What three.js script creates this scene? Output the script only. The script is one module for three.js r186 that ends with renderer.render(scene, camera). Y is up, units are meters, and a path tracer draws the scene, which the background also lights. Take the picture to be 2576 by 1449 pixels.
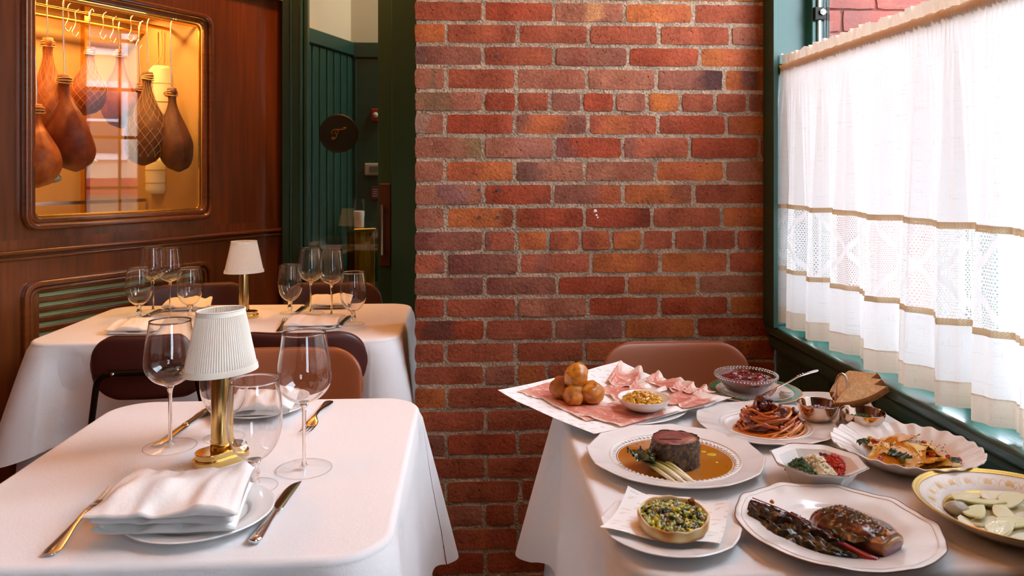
import * as THREE from 'three';
import { RoundedBoxGeometry } from 'three/addons/geometries/RoundedBoxGeometry.js';
import { mergeGeometries, mergeVertices, toCreasedNormals } from 'three/addons/utils/BufferGeometryUtils.js';
import { RectAreaLightUniformsLib } from 'three/addons/lights/RectAreaLightUniformsLib.js';

// ---------------------------------------------------------------- camera, sky, exposure
const scene = new THREE.Scene();
const FOC = 1950, CX = 1288, CY = 430, YAW = 3.2 * Math.PI / 180, EYE = 1.237, WALL = -2.316, TOP = 0.74;
const camera = new THREE.PerspectiveCamera(2 * Math.atan(724.5 / FOC) * 180 / Math.PI, 2576 / 1449, 0.05, 100);
camera.position.set(0, EYE, 0);
camera.rotation.y = -YAW;
camera.setViewOffset(2576, 1449, 0, 724.5 - CY, 2576, 1449);
camera.focus = 1.7; camera.userData.fStop = 8;
const renderer = new THREE.WebGLRenderer();
renderer.toneMapping = THREE.LinearToneMapping;
renderer.toneMappingExposure = 1.0;
renderer.shadowMap.enabled = true;
RectAreaLightUniformsLib.init();
scene.background = new THREE.Color(0.82, 0.94, 1.1);   // an even overcast sky
scene.backgroundIntensity = 14.5;
const LAMP = 0.014;   // strength of the globe lamps

// ---------------------------------------------------------------- helpers
const SA = Math.sin(YAW), CA = Math.cos(YAW);
const V = (x, y, z) => new THREE.Vector3(x, y, z);
const ray = (u, v) => { const dx = (u - CX) / FOC, dy = (v - CY) / FOC; return V(SA + dx * CA, -dy, -(CA - dx * SA)); };
const onY = (u, v, y) => { const r = ray(u, v); return r.multiplyScalar((y - EYE) / r.y).add(V(0, EYE, 0)); };          // pixel on a level plane
const onZ = (u, v, z) => { const r = ray(u, v); return r.multiplyScalar(z / r.z).add(V(0, EYE, 0)); };                   // pixel on a wall square to z
const cam = (X, zc, y) => V(X * CA + zc * SA, y, X * SA - zc * CA);
const WB = V(-1.42, 0, -2.95), WTH = 32 * Math.PI / 180, WD = V(Math.sin(WTH), 0, -Math.cos(WTH)), WN = V(Math.cos(WTH), 0, Math.sin(WTH));
const onWood = (u, v, depth = 0) => { const r = ray(u, v), n = WN, p = WB.clone().addScaledVector(WN, -depth); return r.multiplyScalar((p.x * n.x + p.z * n.z) / (r.x * n.x + r.z * n.z)).add(V(0, EYE, 0)); };
const woodT = (u) => { const p = onWood(u, 430); return (p.x - WB.x) * WD.x + (p.z - WB.z) * WD.z; };

function mulberry(a) { return () => { a |= 0; a = a + 0x6D2B79F5 | 0; let t = Math.imul(a ^ a >>> 15, 1 | a); t = t + Math.imul(t ^ t >>> 7, 61 | t) ^ t; return ((t ^ t >>> 14) >>> 0) / 4294967296; }; }
const R0 = mulberry(7);
const rr = (a, b, r = R0) => a + (b - a) * r();
const clamp = (x, a = 0, b = 1) => Math.min(b, Math.max(a, x));
const smooth = (a, b, x) => { const t = clamp((x - a) / (b - a)); return t * t * (3 - 2 * t); };
const mix = (a, b, t) => a + (b - a) * t;
const hash = (x, y, s) => { let h = Math.imul(x, 374761393) + Math.imul(y, 668265263) + Math.imul(s, 2147483647 ^ 0x5bd1e995); h = Math.imul(h ^ h >>> 13, 1274126177); return ((h ^ h >>> 16) >>> 0) / 4294967296; };
function vn(x, y, p, s) {   // value noise that repeats every p cells
  const xi = Math.floor(x), yi = Math.floor(y), fx = x - xi, fy = y - yi, w = (n) => ((n % p) + p) % p;
  const a = hash(w(xi), w(yi), s), b = hash(w(xi + 1), w(yi), s), c = hash(w(xi), w(yi + 1), s), d = hash(w(xi + 1), w(yi + 1), s);
  const sx = fx * fx * (3 - 2 * fx), sy = fy * fy * (3 - 2 * fy);
  return mix(mix(a, b, sx), mix(c, d, sx), sy);
}
function fbm(x, y, p, s, o = 4) { let t = 0, a = 0.5, n = 0; for (let i = 0; i < o; i++) { t += a * vn(x, y, p, s + i * 17); n += a; a *= 0.5; x *= 2; y *= 2; p *= 2; } return t / n; }
const hash3 = (x, y, z, s) => { let h = Math.imul(x, 374761393) + Math.imul(y, 668265263) + Math.imul(z, 1440662683) + Math.imul(s + 11, 40503493); h = Math.imul(h ^ h >>> 13, 1274126177); h = Math.imul(h ^ h >>> 15, 2246822519); return ((h ^ h >>> 16) >>> 0) / 4294967296; };
function n3(x, y, z, s = 0) {   // 3-D value noise, -1 to 1
  s = Math.round(s); const xi = Math.floor(x), yi = Math.floor(y), zi = Math.floor(z), f = (t) => t * t * (3 - 2 * t), fx = f(x - xi), fy = f(y - yi), fz = f(z - zi), h = (a, b, c) => hash3(xi + a, yi + b, zi + c, s);
  return 2 * mix(mix(mix(h(0, 0, 0), h(1, 0, 0), fx), mix(h(0, 1, 0), h(1, 1, 0), fx), fy), mix(mix(h(0, 0, 1), h(1, 0, 1), fx), mix(h(0, 1, 1), h(1, 1, 1), fx), fy), fz) - 1;
}
// colours a geometry's points by noise: list of [colour, share at noise -1, share at noise 1, frequency per metre]
function blotch(g, base, layers, seed = 1) {
  const p = g.attributes.position, c = new Float32Array(p.count * 3), b = new THREE.Color(base), ls = layers.map(([k, lo, hi, f]) => [new THREE.Color(k), lo, hi, f]), t = new THREE.Color();
  for (let i = 0; i < p.count; i++) { t.copy(b); ls.forEach(([k, lo, hi, f], q) => { const n = n3(p.getX(i) * f, p.getY(i) * f, p.getZ(i) * f, seed + q * 7) * 0.5 + 0.5; t.lerp(k, clamp(mix(lo, hi, n))); }); c.set([t.r, t.g, t.b], i * 3); }
  g.setAttribute('color', new THREE.BufferAttribute(c, 3)); return g;
}

function tex(size, fn, srgb = true, rep = 1) {
  const d = new Uint8Array(size * size * 4);
  for (let y = 0; y < size; y++) for (let x = 0; x < size; x++) {
    const c = fn(x / size, y / size), i = (y * size + x) * 4;
    if (typeof c === 'number') d[i] = d[i + 1] = d[i + 2] = clamp(c) * 255; else { d[i] = clamp(c[0]) * 255; d[i + 1] = clamp(c[1]) * 255; d[i + 2] = clamp(c[2]) * 255; }
    d[i + 3] = 255;
  }
  const t = new THREE.DataTexture(d, size, size);
  t.wrapS = t.wrapT = THREE.RepeatWrapping; t.magFilter = THREE.LinearFilter; t.minFilter = THREE.LinearMipmapLinearFilter;
  if (srgb) t.colorSpace = THREE.SRGBColorSpace;
  t.repeat.set(rep, rep); t.needsUpdate = true;
  return t;
}
function paint(w, h, draw) {
  const c = document.createElement('canvas'); c.width = w; c.height = h;
  draw(c.getContext('2d'), w, h);
  const t = new THREE.CanvasTexture(c); t.colorSpace = THREE.SRGBColorSpace; t.magFilter = THREE.LinearFilter; t.wrapS = t.wrapT = THREE.RepeatWrapping;
  return t;
}
const mat = (color, roughness = 0.6, more = {}) => { const m = new THREE.MeshPhysicalMaterial({ roughness, side: THREE.DoubleSide, ...more }); m.color.set(color); return m; };

const taken = new Map();
const numbered = (n) => { const k = taken.get(n) ?? 0; taken.set(n, k + 1); return k ? n + '_' + String(k).padStart(3, '0') : n; };
function tag(o, label, category, group) { o.userData.label = label; o.userData.category = category; if (group) o.userData.group = group; return o; }
function thing(name, label, category, pos, turn = 0, group) {
  const g = new THREE.Group(); g.name = numbered(name); scene.add(g);
  if (pos) g.position.copy(pos); g.rotation.y = turn;
  return tag(g, label, category, group);
}
function part(parent, name, geo, m, label) { const o = new THREE.Mesh(geo, m); o.name = name; parent.add(o); if (label) o.userData.label = label; return o; }
function single(name, label, category, geo, m, pos, turn = 0, group) {
  const o = new THREE.Mesh(geo, m); o.name = numbered(name); scene.add(o);
  if (pos) o.position.copy(pos); o.rotation.y = turn;
  return tag(o, label, category, group);
}
function copyOf(src, label, pos, turn = 0, group) {
  const o = src.clone(); o.userData = { ...src.userData }; o.name = numbered(src.name.replace(/_\d{3}$/, '')); scene.add(o);
  o.position.copy(pos); o.rotation.y = turn; if (label) o.userData.label = label; if (group) o.userData.group = group;
  return o;
}
function struct(name, geo, m, parent) { const o = new THREE.Mesh(geo, m); o.name = parent ? name : numbered(name); (parent ?? scene).add(o); if (!parent) o.userData.kind = 'structure'; return o; }
function structGroup(name) { const g = new THREE.Group(); g.name = numbered(name); g.userData.kind = 'structure'; scene.add(g); return g; }

const bx = (w, h, d, x = 0, y = 0, z = 0) => new THREE.BoxGeometry(w, h, d).translate(x, y, z);
const rbx = (w, h, d, r, x = 0, y = 0, z = 0, s = 2) => new RoundedBoxGeometry(w, h, d, s, r).translate(x, y, z);
const cyl = (r1, r2, h, n = 24, x = 0, y = 0, z = 0) => new THREE.CylinderGeometry(r1, r2, h, n).translate(x, y, z);
const ball = (r, w = 16, h = 10, x = 0, y = 0, z = 0) => new THREE.SphereGeometry(r, w, h).translate(x, y, z);
const lathe = (pts, n = 48) => new THREE.LatheGeometry(pts.map((p) => new THREE.Vector2(p[0], p[1])), n);
const merge = (list) => mergeGeometries(list.map((g) => { const k = g.index ? g.toNonIndexed() : g; for (const n of Object.keys(k.attributes)) if (!['position', 'normal', 'uv'].includes(n)) k.deleteAttribute(n); return k; }));
const tube = (pts, r, n = 40, k = 10, closed = false) => new THREE.TubeGeometry(new THREE.CatmullRomCurve3(pts, closed), n, r, k, closed);
function roundPath(pts, r) {   // a bent tube's centre line with rounded corners
  const path = new THREE.CurvePath();
  let last = pts[0];
  for (let i = 1; i < pts.length - 1; i++) {
    const a = pts[i].clone().addScaledVector(pts[i - 1].clone().sub(pts[i]).normalize(), r), b = pts[i].clone().addScaledVector(pts[i + 1].clone().sub(pts[i]).normalize(), r);
    path.add(new THREE.LineCurve3(last, a)); path.add(new THREE.QuadraticBezierCurve3(a, pts[i], b)); last = b;
  }
  path.add(new THREE.LineCurve3(last, pts[pts.length - 1]));
  return path;
}
const bentTube = (pts, r, bend = 0.04, n = 48, k = 10) => new THREE.TubeGeometry(roundPath(pts, bend), n, r, k, false);
function grid(nu, nv, fn, uvFn, closeU = false) {   // a surface from fn(u, v) -> Vector3
  const pos = [], uv = [], idx = [];
  for (let j = 0; j <= nv; j++) for (let i = 0; i <= nu; i++) { const p = fn(i / nu, j / nv); pos.push(p.x, p.y, p.z); const q = uvFn ? uvFn(i / nu, j / nv, p) : [i / nu, j / nv]; uv.push(q[0], q[1]); }
  for (let j = 0; j < nv; j++) for (let i = 0; i < nu; i++) { const a = j * (nu + 1) + i, b = a + 1, c = a + nu + 1, d = c + 1; idx.push(a, b, d, a, d, c); }
  const g = new THREE.BufferGeometry();
  g.setAttribute('position', new THREE.Float32BufferAttribute(pos, 3)); g.setAttribute('uv', new THREE.Float32BufferAttribute(uv, 2)); g.setIndex(idx); g.computeVertexNormals();
  if (closeU) { const n = g.attributes.normal; for (let j = 0; j <= nv; j++) { const a = j * (nu + 1), b = a + nu, s = V(n.getX(a) + n.getX(b), n.getY(a) + n.getY(b), n.getZ(a) + n.getZ(b)).normalize(); n.setXYZ(a, s.x, s.y, s.z); n.setXYZ(b, s.x, s.y, s.z); } }
  return g;
}
function sweep(st, k = 12) {   // stations [x, y, z, half width, half thickness] along x; superellipse sections, closed ends
  const n = st.length - 1;
  return mergeVertices(grid(k, n + 2, (a, b) => {
    const i = clamp(Math.round(b * (n + 2)) - 1, 0, n), s = st[i], end = b < 1e-6 || b > 1 - 1e-6 ? 0 : 1, t = a * Math.PI * 2;
    return V(s[0], s[1] + Math.sin(t) * s[4] * end, s[2] + Math.cos(t) * s[3] * end);
  }, null, true), 1e-6);
}
function lump(r, amp, freq, seed, det = 3, sx = 1, sy = 1, sz = 1) {   // a ball with an uneven surface
  let g = new THREE.IcosahedronGeometry(1, det); g.deleteAttribute('uv'); g.deleteAttribute('normal'); g = mergeVertices(g, 1e-5);
  const p = g.attributes.position;
  for (let i = 0; i < p.count; i++) { const x = p.getX(i), y = p.getY(i), z = p.getZ(i), k = r * (1 + amp * n3(x * freq + seed * 3.1, y * freq + 7.3, z * freq + seed, seed)); p.setXYZ(i, x * k * sx, y * k * sy, z * k * sz); }
  g.computeVertexNormals();
  const uv = new Float32Array(p.count * 2); for (let i = 0; i < p.count; i++) { uv[i * 2] = p.getX(i) * 40; uv[i * 2 + 1] = (p.getY(i) + p.getZ(i)) * 40; }
  g.setAttribute('uv', new THREE.BufferAttribute(uv, 2));
  return g;
}
function tint(g, c) { const n = g.attributes.position.count, a = new Float32Array(n * 3), k = new THREE.Color(c); for (let i = 0; i < n; i++) { a[i * 3] = k.r; a[i * 3 + 1] = k.g; a[i * 3 + 2] = k.b; } g.setAttribute('color', new THREE.BufferAttribute(a, 3)); return g; }
function mergeTinted(list) { return mergeGeometries(list.map((g) => { const k = g.index ? g.toNonIndexed() : g; for (const n of Object.keys(k.attributes)) if (!['position', 'normal', 'color'].includes(n)) k.deleteAttribute(n); return k; })); }
const place = (g, x, y, z, rx = 0, ry = 0, rz = 0) => g.applyMatrix4(new THREE.Matrix4().compose(V(x, y, z), new THREE.Quaternion().setFromEuler(new THREE.Euler(rx, ry, rz, 'YXZ')), V(1, 1, 1)));

// ---------------------------------------------------------------- surfaces
const grain = (u, v, s, o = 4) => fbm(u * 8, v * 8, 8, s, o);
const brickTex = tex(1024, (u, v) => {
  const big = fbm(u * 6, v * 6, 6, 11, 4), fine = fbm(u * 90, v * 90, 90, 23, 3), wx = 0.9 * (fbm(u * 50, v * 50, 50, 91, 2) - 0.5), wy = 0.9 * (fbm(u * 50, v * 50, 50, 97, 2) - 0.5), pit = vn(u * 110 + wx * 3, v * 110 + wy * 3, 110, 37), spot = vn(u * 70, v * 70, 70, 51), bloom = fbm(u * 9, v * 9, 9, 71, 4);
  let k = 0.7 + 0.34 * big + 0.26 * (fine - 0.5);
  let r = k, g = k, b = k;
  if (bloom > 0.6) { const t = (bloom - 0.6) * 1.6; r = mix(r, 1.05, t * 0.5); g = mix(g, 1.05, t); b = mix(b, 1.05, t); }
  if (pit > 0.91) { const t = (pit - 0.91) * 8; r *= 1 - t; g *= 1 - t; b *= 1 - t; }
  if (spot > 0.965) { r = 1.1; g = 1.05; b = 1; }
  return [r, g, b];
});
const brickBump = tex(1024, (u, v) => { const wx = 0.9 * (fbm(u * 50, v * 50, 50, 91, 2) - 0.5), wy = 0.9 * (fbm(u * 50, v * 50, 50, 97, 2) - 0.5), pit = vn(u * 110 + wx * 3, v * 110 + wy * 3, 110, 37); return 0.45 + 0.5 * (fbm(u * 60, v * 60, 60, 23, 4) - 0.5) + 0.3 * (fbm(u * 10, v * 10, 10, 5, 3) - 0.5) - (pit > 0.9 ? (pit - 0.9) * 5 : 0); }, false);
const brickMat = mat('#ffffff', 0.88, { map: brickTex, bumpMap: brickBump, bumpScale: 0.0042, vertexColors: true, specularIntensity: 0.4 });
const mortarTex = tex(512, (u, v) => { const k = 0.7 + 0.4 * (fbm(u * 60, v * 60, 60, 3, 4) - 0.5) + 0.25 * (fbm(u * 6, v * 6, 6, 9, 3) - 0.5) + (vn(u * 120, v * 120, 120, 4) > 0.9 ? 0.16 : 0); return [k * 0.89, k * 0.77, k * 0.65]; });
const mortarBump = tex(512, (u, v) => fbm(u * 60, v * 60, 60, 3, 4), false);
const mortarMat = mat('#ffffff', 0.95, { map: mortarTex, bumpMap: mortarBump, bumpScale: 0.004, specularIntensity: 0.3 });
const woodTex = tex(1024, (u, v) => {
  const warp = 0.03 * fbm(u * 4, v * 2, 4, 61, 3), g1 = fbm((u + warp) * 90, v * 3, 90, 13, 3), g2 = fbm((u + warp) * 14, v * 2, 14, 29, 3), pore = vn(u * 240, v * 12, 240, 77);
  const k = 0.55 + 0.5 * (g1 - 0.5) + 0.7 * (g2 - 0.5) - (pore > 0.85 ? 0.12 : 0);
  return [0.27 + 0.3 * k, 0.128 + 0.165 * k, 0.046 + 0.062 * k];
});
const woodMat = mat('#ffffff', 0.32, { map: woodTex, clearcoat: 0.5, clearcoatRoughness: 0.16 });
const darkWood = mat('#ffffff', 0.28, { map: woodTex, clearcoat: 0.8, clearcoatRoughness: 0.12, color: '#b08878' });
const GREEN = '#1b4a3f', greenPaint = mat(GREEN, 0.42, { clearcoat: 0.25, clearcoatRoughness: 0.3 });
const sillPaint = mat(GREEN, 0.3, { clearcoat: 0.6, clearcoatRoughness: 0.15, bumpMap: mortarBump, bumpScale: 0.0004 });
const creamWall = mat('#e9dcc4', 0.9);
const ceilingMat = mat('#9c8a70', 0.9);
const floorMat = mat('#ffffff', 0.45, { map: woodTex, color: '#c9a58a' });
const brass = mat('#d9a441', 0.24, { metalness: 1 });
const steel = mat('#c9c7c2', 0.16, { metalness: 1 });
const darkMetal = mat('#17150f', 0.38, { metalness: 0.7 });
const paneGlass = mat('#ffffff', 0.0, { transmission: 1, thickness: 0, ior: 1.5 });

// ---------------------------------------------------------------- brick pier
function brickGeo(w, h, seed, base, patch, depth = 0.026) {
  const nu = 10, nv = 6, rnd = mulberry(seed * 7919 + 13), ox = rnd() * 3, oy = rnd() * 3, c1 = new THREE.Color(base), c2 = new THREE.Color(patch), px = (rnd() - 0.5) * w, pw = w * rr(0.12, 0.35, rnd), lift = rr(-0.0015, 0.002, rnd), tilt = rr(-0.004, 0.004, rnd);
  const at = (i, n) => clamp((i - 1) / (n - 2)), g = grid(nu, nv, (a, b) => {
    const i = Math.round(a * nu), j = Math.round(b * nv), back = i === 0 || j === 0 || i === nu || j === nv, x0 = at(i, nu), y0 = at(j, nv), ex = Math.min(x0, 1 - x0), ey = Math.min(y0, 1 - y0), edge = ex < 1e-6 || ey < 1e-6, corner = ex < 1e-6 && ey < 1e-6;
    let x = (x0 - 0.5) * w, y = (y0 - 0.5) * h;
    const jx = 0.0022 * n3(x * 60 + seed * 5, y * 60, seed, 3), jy = 0.0018 * n3(x * 60 + 40, y * 60 + seed * 3, seed, 8);
    if (edge) { x += jx - (corner ? Math.sign(x) * 0.002 : 0); y += jy - (corner ? Math.sign(y) * 0.0018 : 0); }
    y += x * tilt;
    return V(x, y, back ? -depth : lift + (edge ? -0.001 : 0.0007 * n3(x * 40, y * 40, seed, 4)));
  }, (a, b, p) => [(p.x + ox) / 0.42, (p.y + oy) / 0.42]);
  const p = g.attributes.position, col = new Float32Array(p.count * 3);
  for (let i = 0; i < p.count; i++) {
    const d = Math.abs(p.getX(i) - px) + 0.02 * n3(p.getX(i) * 40, p.getY(i) * 40, seed), t = smooth(pw, pw * 0.6, d) * 0.85, k = 1 + 0.12 * n3(p.getX(i) * 22, p.getY(i) * 22, seed + 4);
    col.set([mix(c1.r, c2.r, t) * k, mix(c1.g, c2.g, t) * k, mix(c1.b, c2.b, t) * k], i * 3);
  }
  g.setAttribute('color', new THREE.BufferAttribute(col, 3));
  return toCreasedNormals(g, 0.5);
}
const CLAY = [['#a9583c', '#a05036'], ['#c06a3a', '#b45e3c'], ['#985c48', '#875246'], ['#ab6a50', '#a25e46'], ['#a64a2e', '#ad5438'], ['#b46043', '#925a4a'], ['#ac573c', '#c0683c']];
{
  const wall = structGroup('wall_back');
  const xl = onZ(1044, 430, WALL).x, xr = 0.93;
  struct('mortar', bx(xr - xl - 0.004, 2.95, 0.26, (xl + xr) / 2 + 0.002, 1.475, WALL - 0.1328), mortarMat, wall);
  { const g = wall.children[0].geometry, p = g.attributes.position, uv = g.attributes.uv; for (let i = 0; i < p.count; i++) uv.setXY(i, p.getX(i) / 0.3, p.getY(i) / 0.3); }
  const J = [-64, -7, 49.7, 105.6, 161.5, 221.5, 277, 335, 396, 455, 514, 573, 630, 689, 743, 798, 856, 913, 968, 1027, 1085.6, 1146, 1205, 1265.5, 1326, 1386, 1446, 1506];
  const yOf = (v) => onZ(1050, v, WALL).y, rows = [];
  const U = [[1130, 1305, 1483, 1660, 1838], [1216, 1394, 1572, 1744], [1123, 1303, 1482, 1658, 1838], [1215, 1395, 1581, 1761], [1123, 1298, 1477, 1652, 1822], [1217, 1300, 1383, 1464, 1547, 1628, 1712, 1799, 1881], [1119.5, 1296, 1480, 1656, 1828], [1216, 1394, 1567, 1736, 1910], [1119.5, 1296, 1472, 1649, 1824], [1216, 1390, 1568, 1745], [1122, 1296, 1471, 1641, 1816], [1217, 1299, 1379.5, 1460, 1538.5, 1616.5, 1696, 1774, 1853], [1123.5, 1306, 1487, 1661, 1833], [1220, 1403, 1577, 1756], [1121, 1299.6, 1479.5, 1660, 1835], [1220.5, 1394.5, 1570, 1751], [1121, 1298, 1471, 1646, 1819], [1220, 1299.5, 1377, 1457, 1537, 1617, 1697, 1777, 1857], [1124, 1305, 1482, 1660, 1835], [1222, 1400, 1575, 1750], [1124, 1303, 1482, 1660, 1838], [1223, 1400, 1575, 1752], [1123, 1309, 1485, 1660, 1838], [1218, 1298, 1378, 1458, 1538, 1618, 1698, 1778, 1858], [1123, 1305, 1482, 1660, 1838], [1222, 1400, 1575, 1750], [1123, 1305, 1482, 1660, 1838]];
  for (let k = 0; k + 1 < J.length; k++) rows.push([yOf(J[k + 1]), yOf(J[k]) - 0.0125, U[k]]);
  for (let k = 0, y = yOf(J[0]); y < 2.88; k++, y += 0.0675) rows.unshift([y, y + 0.055, k % 2 ? U[2] : U[1]]);
  const up = rows.length - (J.length - 1);
  const special = { '1,2': [3, '#d99a66'], '2,0': [1, 0], '3,0': [2, '#7a5048'], '3,1': [0, 0], '3,2': [2, '#94503c'], '6,1': [4, 0], '1,0': [0, 0], '1,1': [4, 0], '3,4': [1, 0], '4,4': [2, '#4d3334'], '4,0': [3, '#8d6a4e'], '4,2': [3, 0], '4,5': [1, '#6a4440'], '5,6': [1, '#d97a38'], '5,0': [3, '#8a6a4c'], '6,2': [2, '#c96a3c'], '6,3': [6, 0], '6,0': [3, '#a4806c'], '6,4': [4, 0], '7,0': [3, '#9a7a52'], '7,1': [3, '#b0705c'], '7,2': [4, '#86524a'], '7,4': [4, 0], '8,2': [3, '#7c5346'], '8,1': [1, 0], '8,4': [1, 0], '9,0': [3, '#8f5f58'], '9,1': [4, 0], '9,3': [1, '#9c5a40'], '9,2': [2, '#b05a36'], '10,1': [1, '#93482c'], '10,2': [4, '#a5502c'], '10,3': [4, '#7d3826'], '10,4': [0, 0], '11,0': [2, '#7d4338'], '12,1': [2, '#7c4238'], '13,1': [2, '#8a4a3c'], '13,2': [4, 0], '15,0': [4, '#6a4034'] };
  rows.forEach(([y0, y1, us], k) => {
    const xs = [xl, ...us.map((u) => onZ(u, 430, WALL).x), xr];
    for (let i = 0; i + 1 < xs.length; i++) {
      const a = xs[i] + (i ? 0.006 : 0), b = xs[i + 1] - (i + 2 < xs.length ? 0.006 : 0), seed = k * 31 + i, h = hash(k, i, 5);
      if (b - a < 0.02) continue;
      const sp = special[(k - up) + ',' + i], c = CLAY[sp ? sp[0] : h < 0.34 ? 0 : h < 0.44 ? 1 : h < 0.54 ? 2 : h < 0.66 ? 3 : h < 0.84 ? 4 : h < 0.93 ? 5 : 6];
      const o = part(wall, 'brick', brickGeo(b - a, y1 - y0, seed, c[0], sp && sp[1] ? sp[1] : c[1]), brickMat);
      o.position.set((a + b) / 2, (y0 + y1) / 2, WALL);
    }
  });
  const plug = mat('#3d4a58', 0.5), plugGeo = lathe([[0.0012, 0], [0.0016, 0.002], [0.0038, 0.0024], [0.0042, 0.0012], [0.0042, -0.006]], 16).rotateX(Math.PI / 2);
  for (const [u, v] of [[1249, 141], [1205, 478], [1252, 478], [1207, 546], [1252, 546]]) { const p = onZ(u, v, WALL), o = part(wall, 'wall_plug', plugGeo, plug, 'small blue plastic wall plug'); o.position.set(p.x, p.y, WALL + 0.001); }
  const spotMat = mat('#e9e4dc', 0.8);
  for (const [u, v, r] of [[1497, 531, 0.0042], [1500, 541, 0.0028], [1503, 547, 0.0022]]) { const p = onZ(u, v, WALL), o = part(wall, 'paint_spot', lump(r, 0.5, 3, u, 2, 1, 1.1, 0.25), spotMat, 'white paint fleck'); o.position.set(p.x, p.y, WALL + 0.0016); }
}

// ---------------------------------------------------------------- window wall on the street side
{
  const w = structGroup('wall_right');
  // plank wainscot below the sill
  struct('wall_core', bx(0.16, 0.74, 5.5, 1.03, 0.37, 0.43), greenPaint, w);
  for (let k = 0; k < 30; k++) { const o = struct('wainscot_board', rbx(0.018, 0.70, 0.174, 0.004), greenPaint, w); o.position.set(0.942, 0.36, -2.225 + k * 0.18); }
  struct('wall_above', bx(0.22, 0.32, 5.5, 1.01, 2.79, 0.43), greenPaint, w);
  struct('pier', bx(0.2, 1.9, 1.45, 1.01, 1.7, -0.025), greenPaint, w);
  struct('pier', bx(0.2, 1.9, 1.0, 1.01, 1.7, 2.7), greenPaint, w);
  const sill = structGroup('trim_1');
  struct('sill_board', rbx(0.235, 0.03, 5.5, 0.01, 1.0175, 0.76, 0.43, 3), sillPaint, sill);
  struct('sill_moulding', rbx(0.05, 0.05, 5.5, 0.018, 0.935, 0.722, 0.43, 3), greenPaint, sill);
  const jamb = structGroup('trim_2');
  struct('casing_board', rbx(0.0135, 2.1, 0.078, 0.002, 0.902, 1.825, WALL + 0.039), greenPaint, jamb);
  struct('casing_edge', rbx(0.0135, 2.1, 0.004, 0.001, 0.902, 1.825, WALL + 0.0802), greenPaint, jamb);
  struct('jamb_panel', rbx(0.15, 2.1, 0.046, 0.003, 0.984, 1.825, WALL + 0.023), greenPaint, jamb);
  for (const [u, v] of [[1968, 137]]) { const p = onZ(u, v, WALL + 0.046), o = struct('screw_head', lathe([[0, 0.0012], [0.0025, 0.0008], [0.003, 0]], 12).rotateX(Math.PI / 2), steel, jamb); o.position.set(p.x, p.y, WALL + 0.046); }
  // steel windows
  const frameMat = greenPaint, edgeMat = mat('#9aa09c', 0.4, { metalness: 0.6 });
  const makeWindow = (z0, z1) => {
    const g = structGroup('window_1'.replace('1', String(z0 < -1 ? 1 : 2)));
    const post = (name, h, d, y, z, m = frameMat, x = 1.035, wd = 0.05) => struct(name, rbx(wd, h, d, 0.004, x, y, z), m, g);
    post('stile', 1.84, 0.04, 1.695, z0 + 0.02); post('stile', 1.84, 0.04, 1.695, z1 - 0.02);
    post('rail', 0.05, z1 - z0, 0.80, (z0 + z1) / 2); post('rail', 0.05, z1 - z0, 2.59, (z0 + z1) / 2);
    post('mullion', 1.84, 0.035, 1.695, (z0 + z1) / 2);
    post('glazing_bead', 1.76, 0.008, 1.695, z0 + 0.046, edgeMat, 1.03, 0.012);
    for (const [a, b] of [[z0 + 0.05, (z0 + z1) / 2 - 0.02], [(z0 + z1) / 2 + 0.02, z1 - 0.05]]) struct('pane', bx(0.004, 1.74, b - a, 1.045, 1.695, (a + b) / 2), paneGlass, g);
    return g;
  };
  const w1 = makeWindow(-2.272, -0.75); makeWindow(0.7, 2.2);
  // hinge bar with its bolt
  const bar = struct('hinge_bar', merge([rbx(0.012, 0.34, 0.01, 0.003, 1.054, 1.575, -2.226), rbx(0.03, 0.035, 0.012, 0.004, 1.062, 1.437, -2.226)]), darkMetal, w1);
  void bar;
  { const p = onZ(2070, 30, -2.215), o = struct('hinge_bolt', merge([cyl(0.009, 0.009, 0.006, 6).rotateX(Math.PI / 2), cyl(0.005, 0.005, 0.012, 12).rotateX(Math.PI / 2)]), steel, w1); o.position.copy(p); struct('hinge_lug', rbx(0.036, 0.042, 0.014, 0.006, p.x - 0.006, p.y - 0.004, p.z - 0.012), darkMetal, w1); }
}

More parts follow.
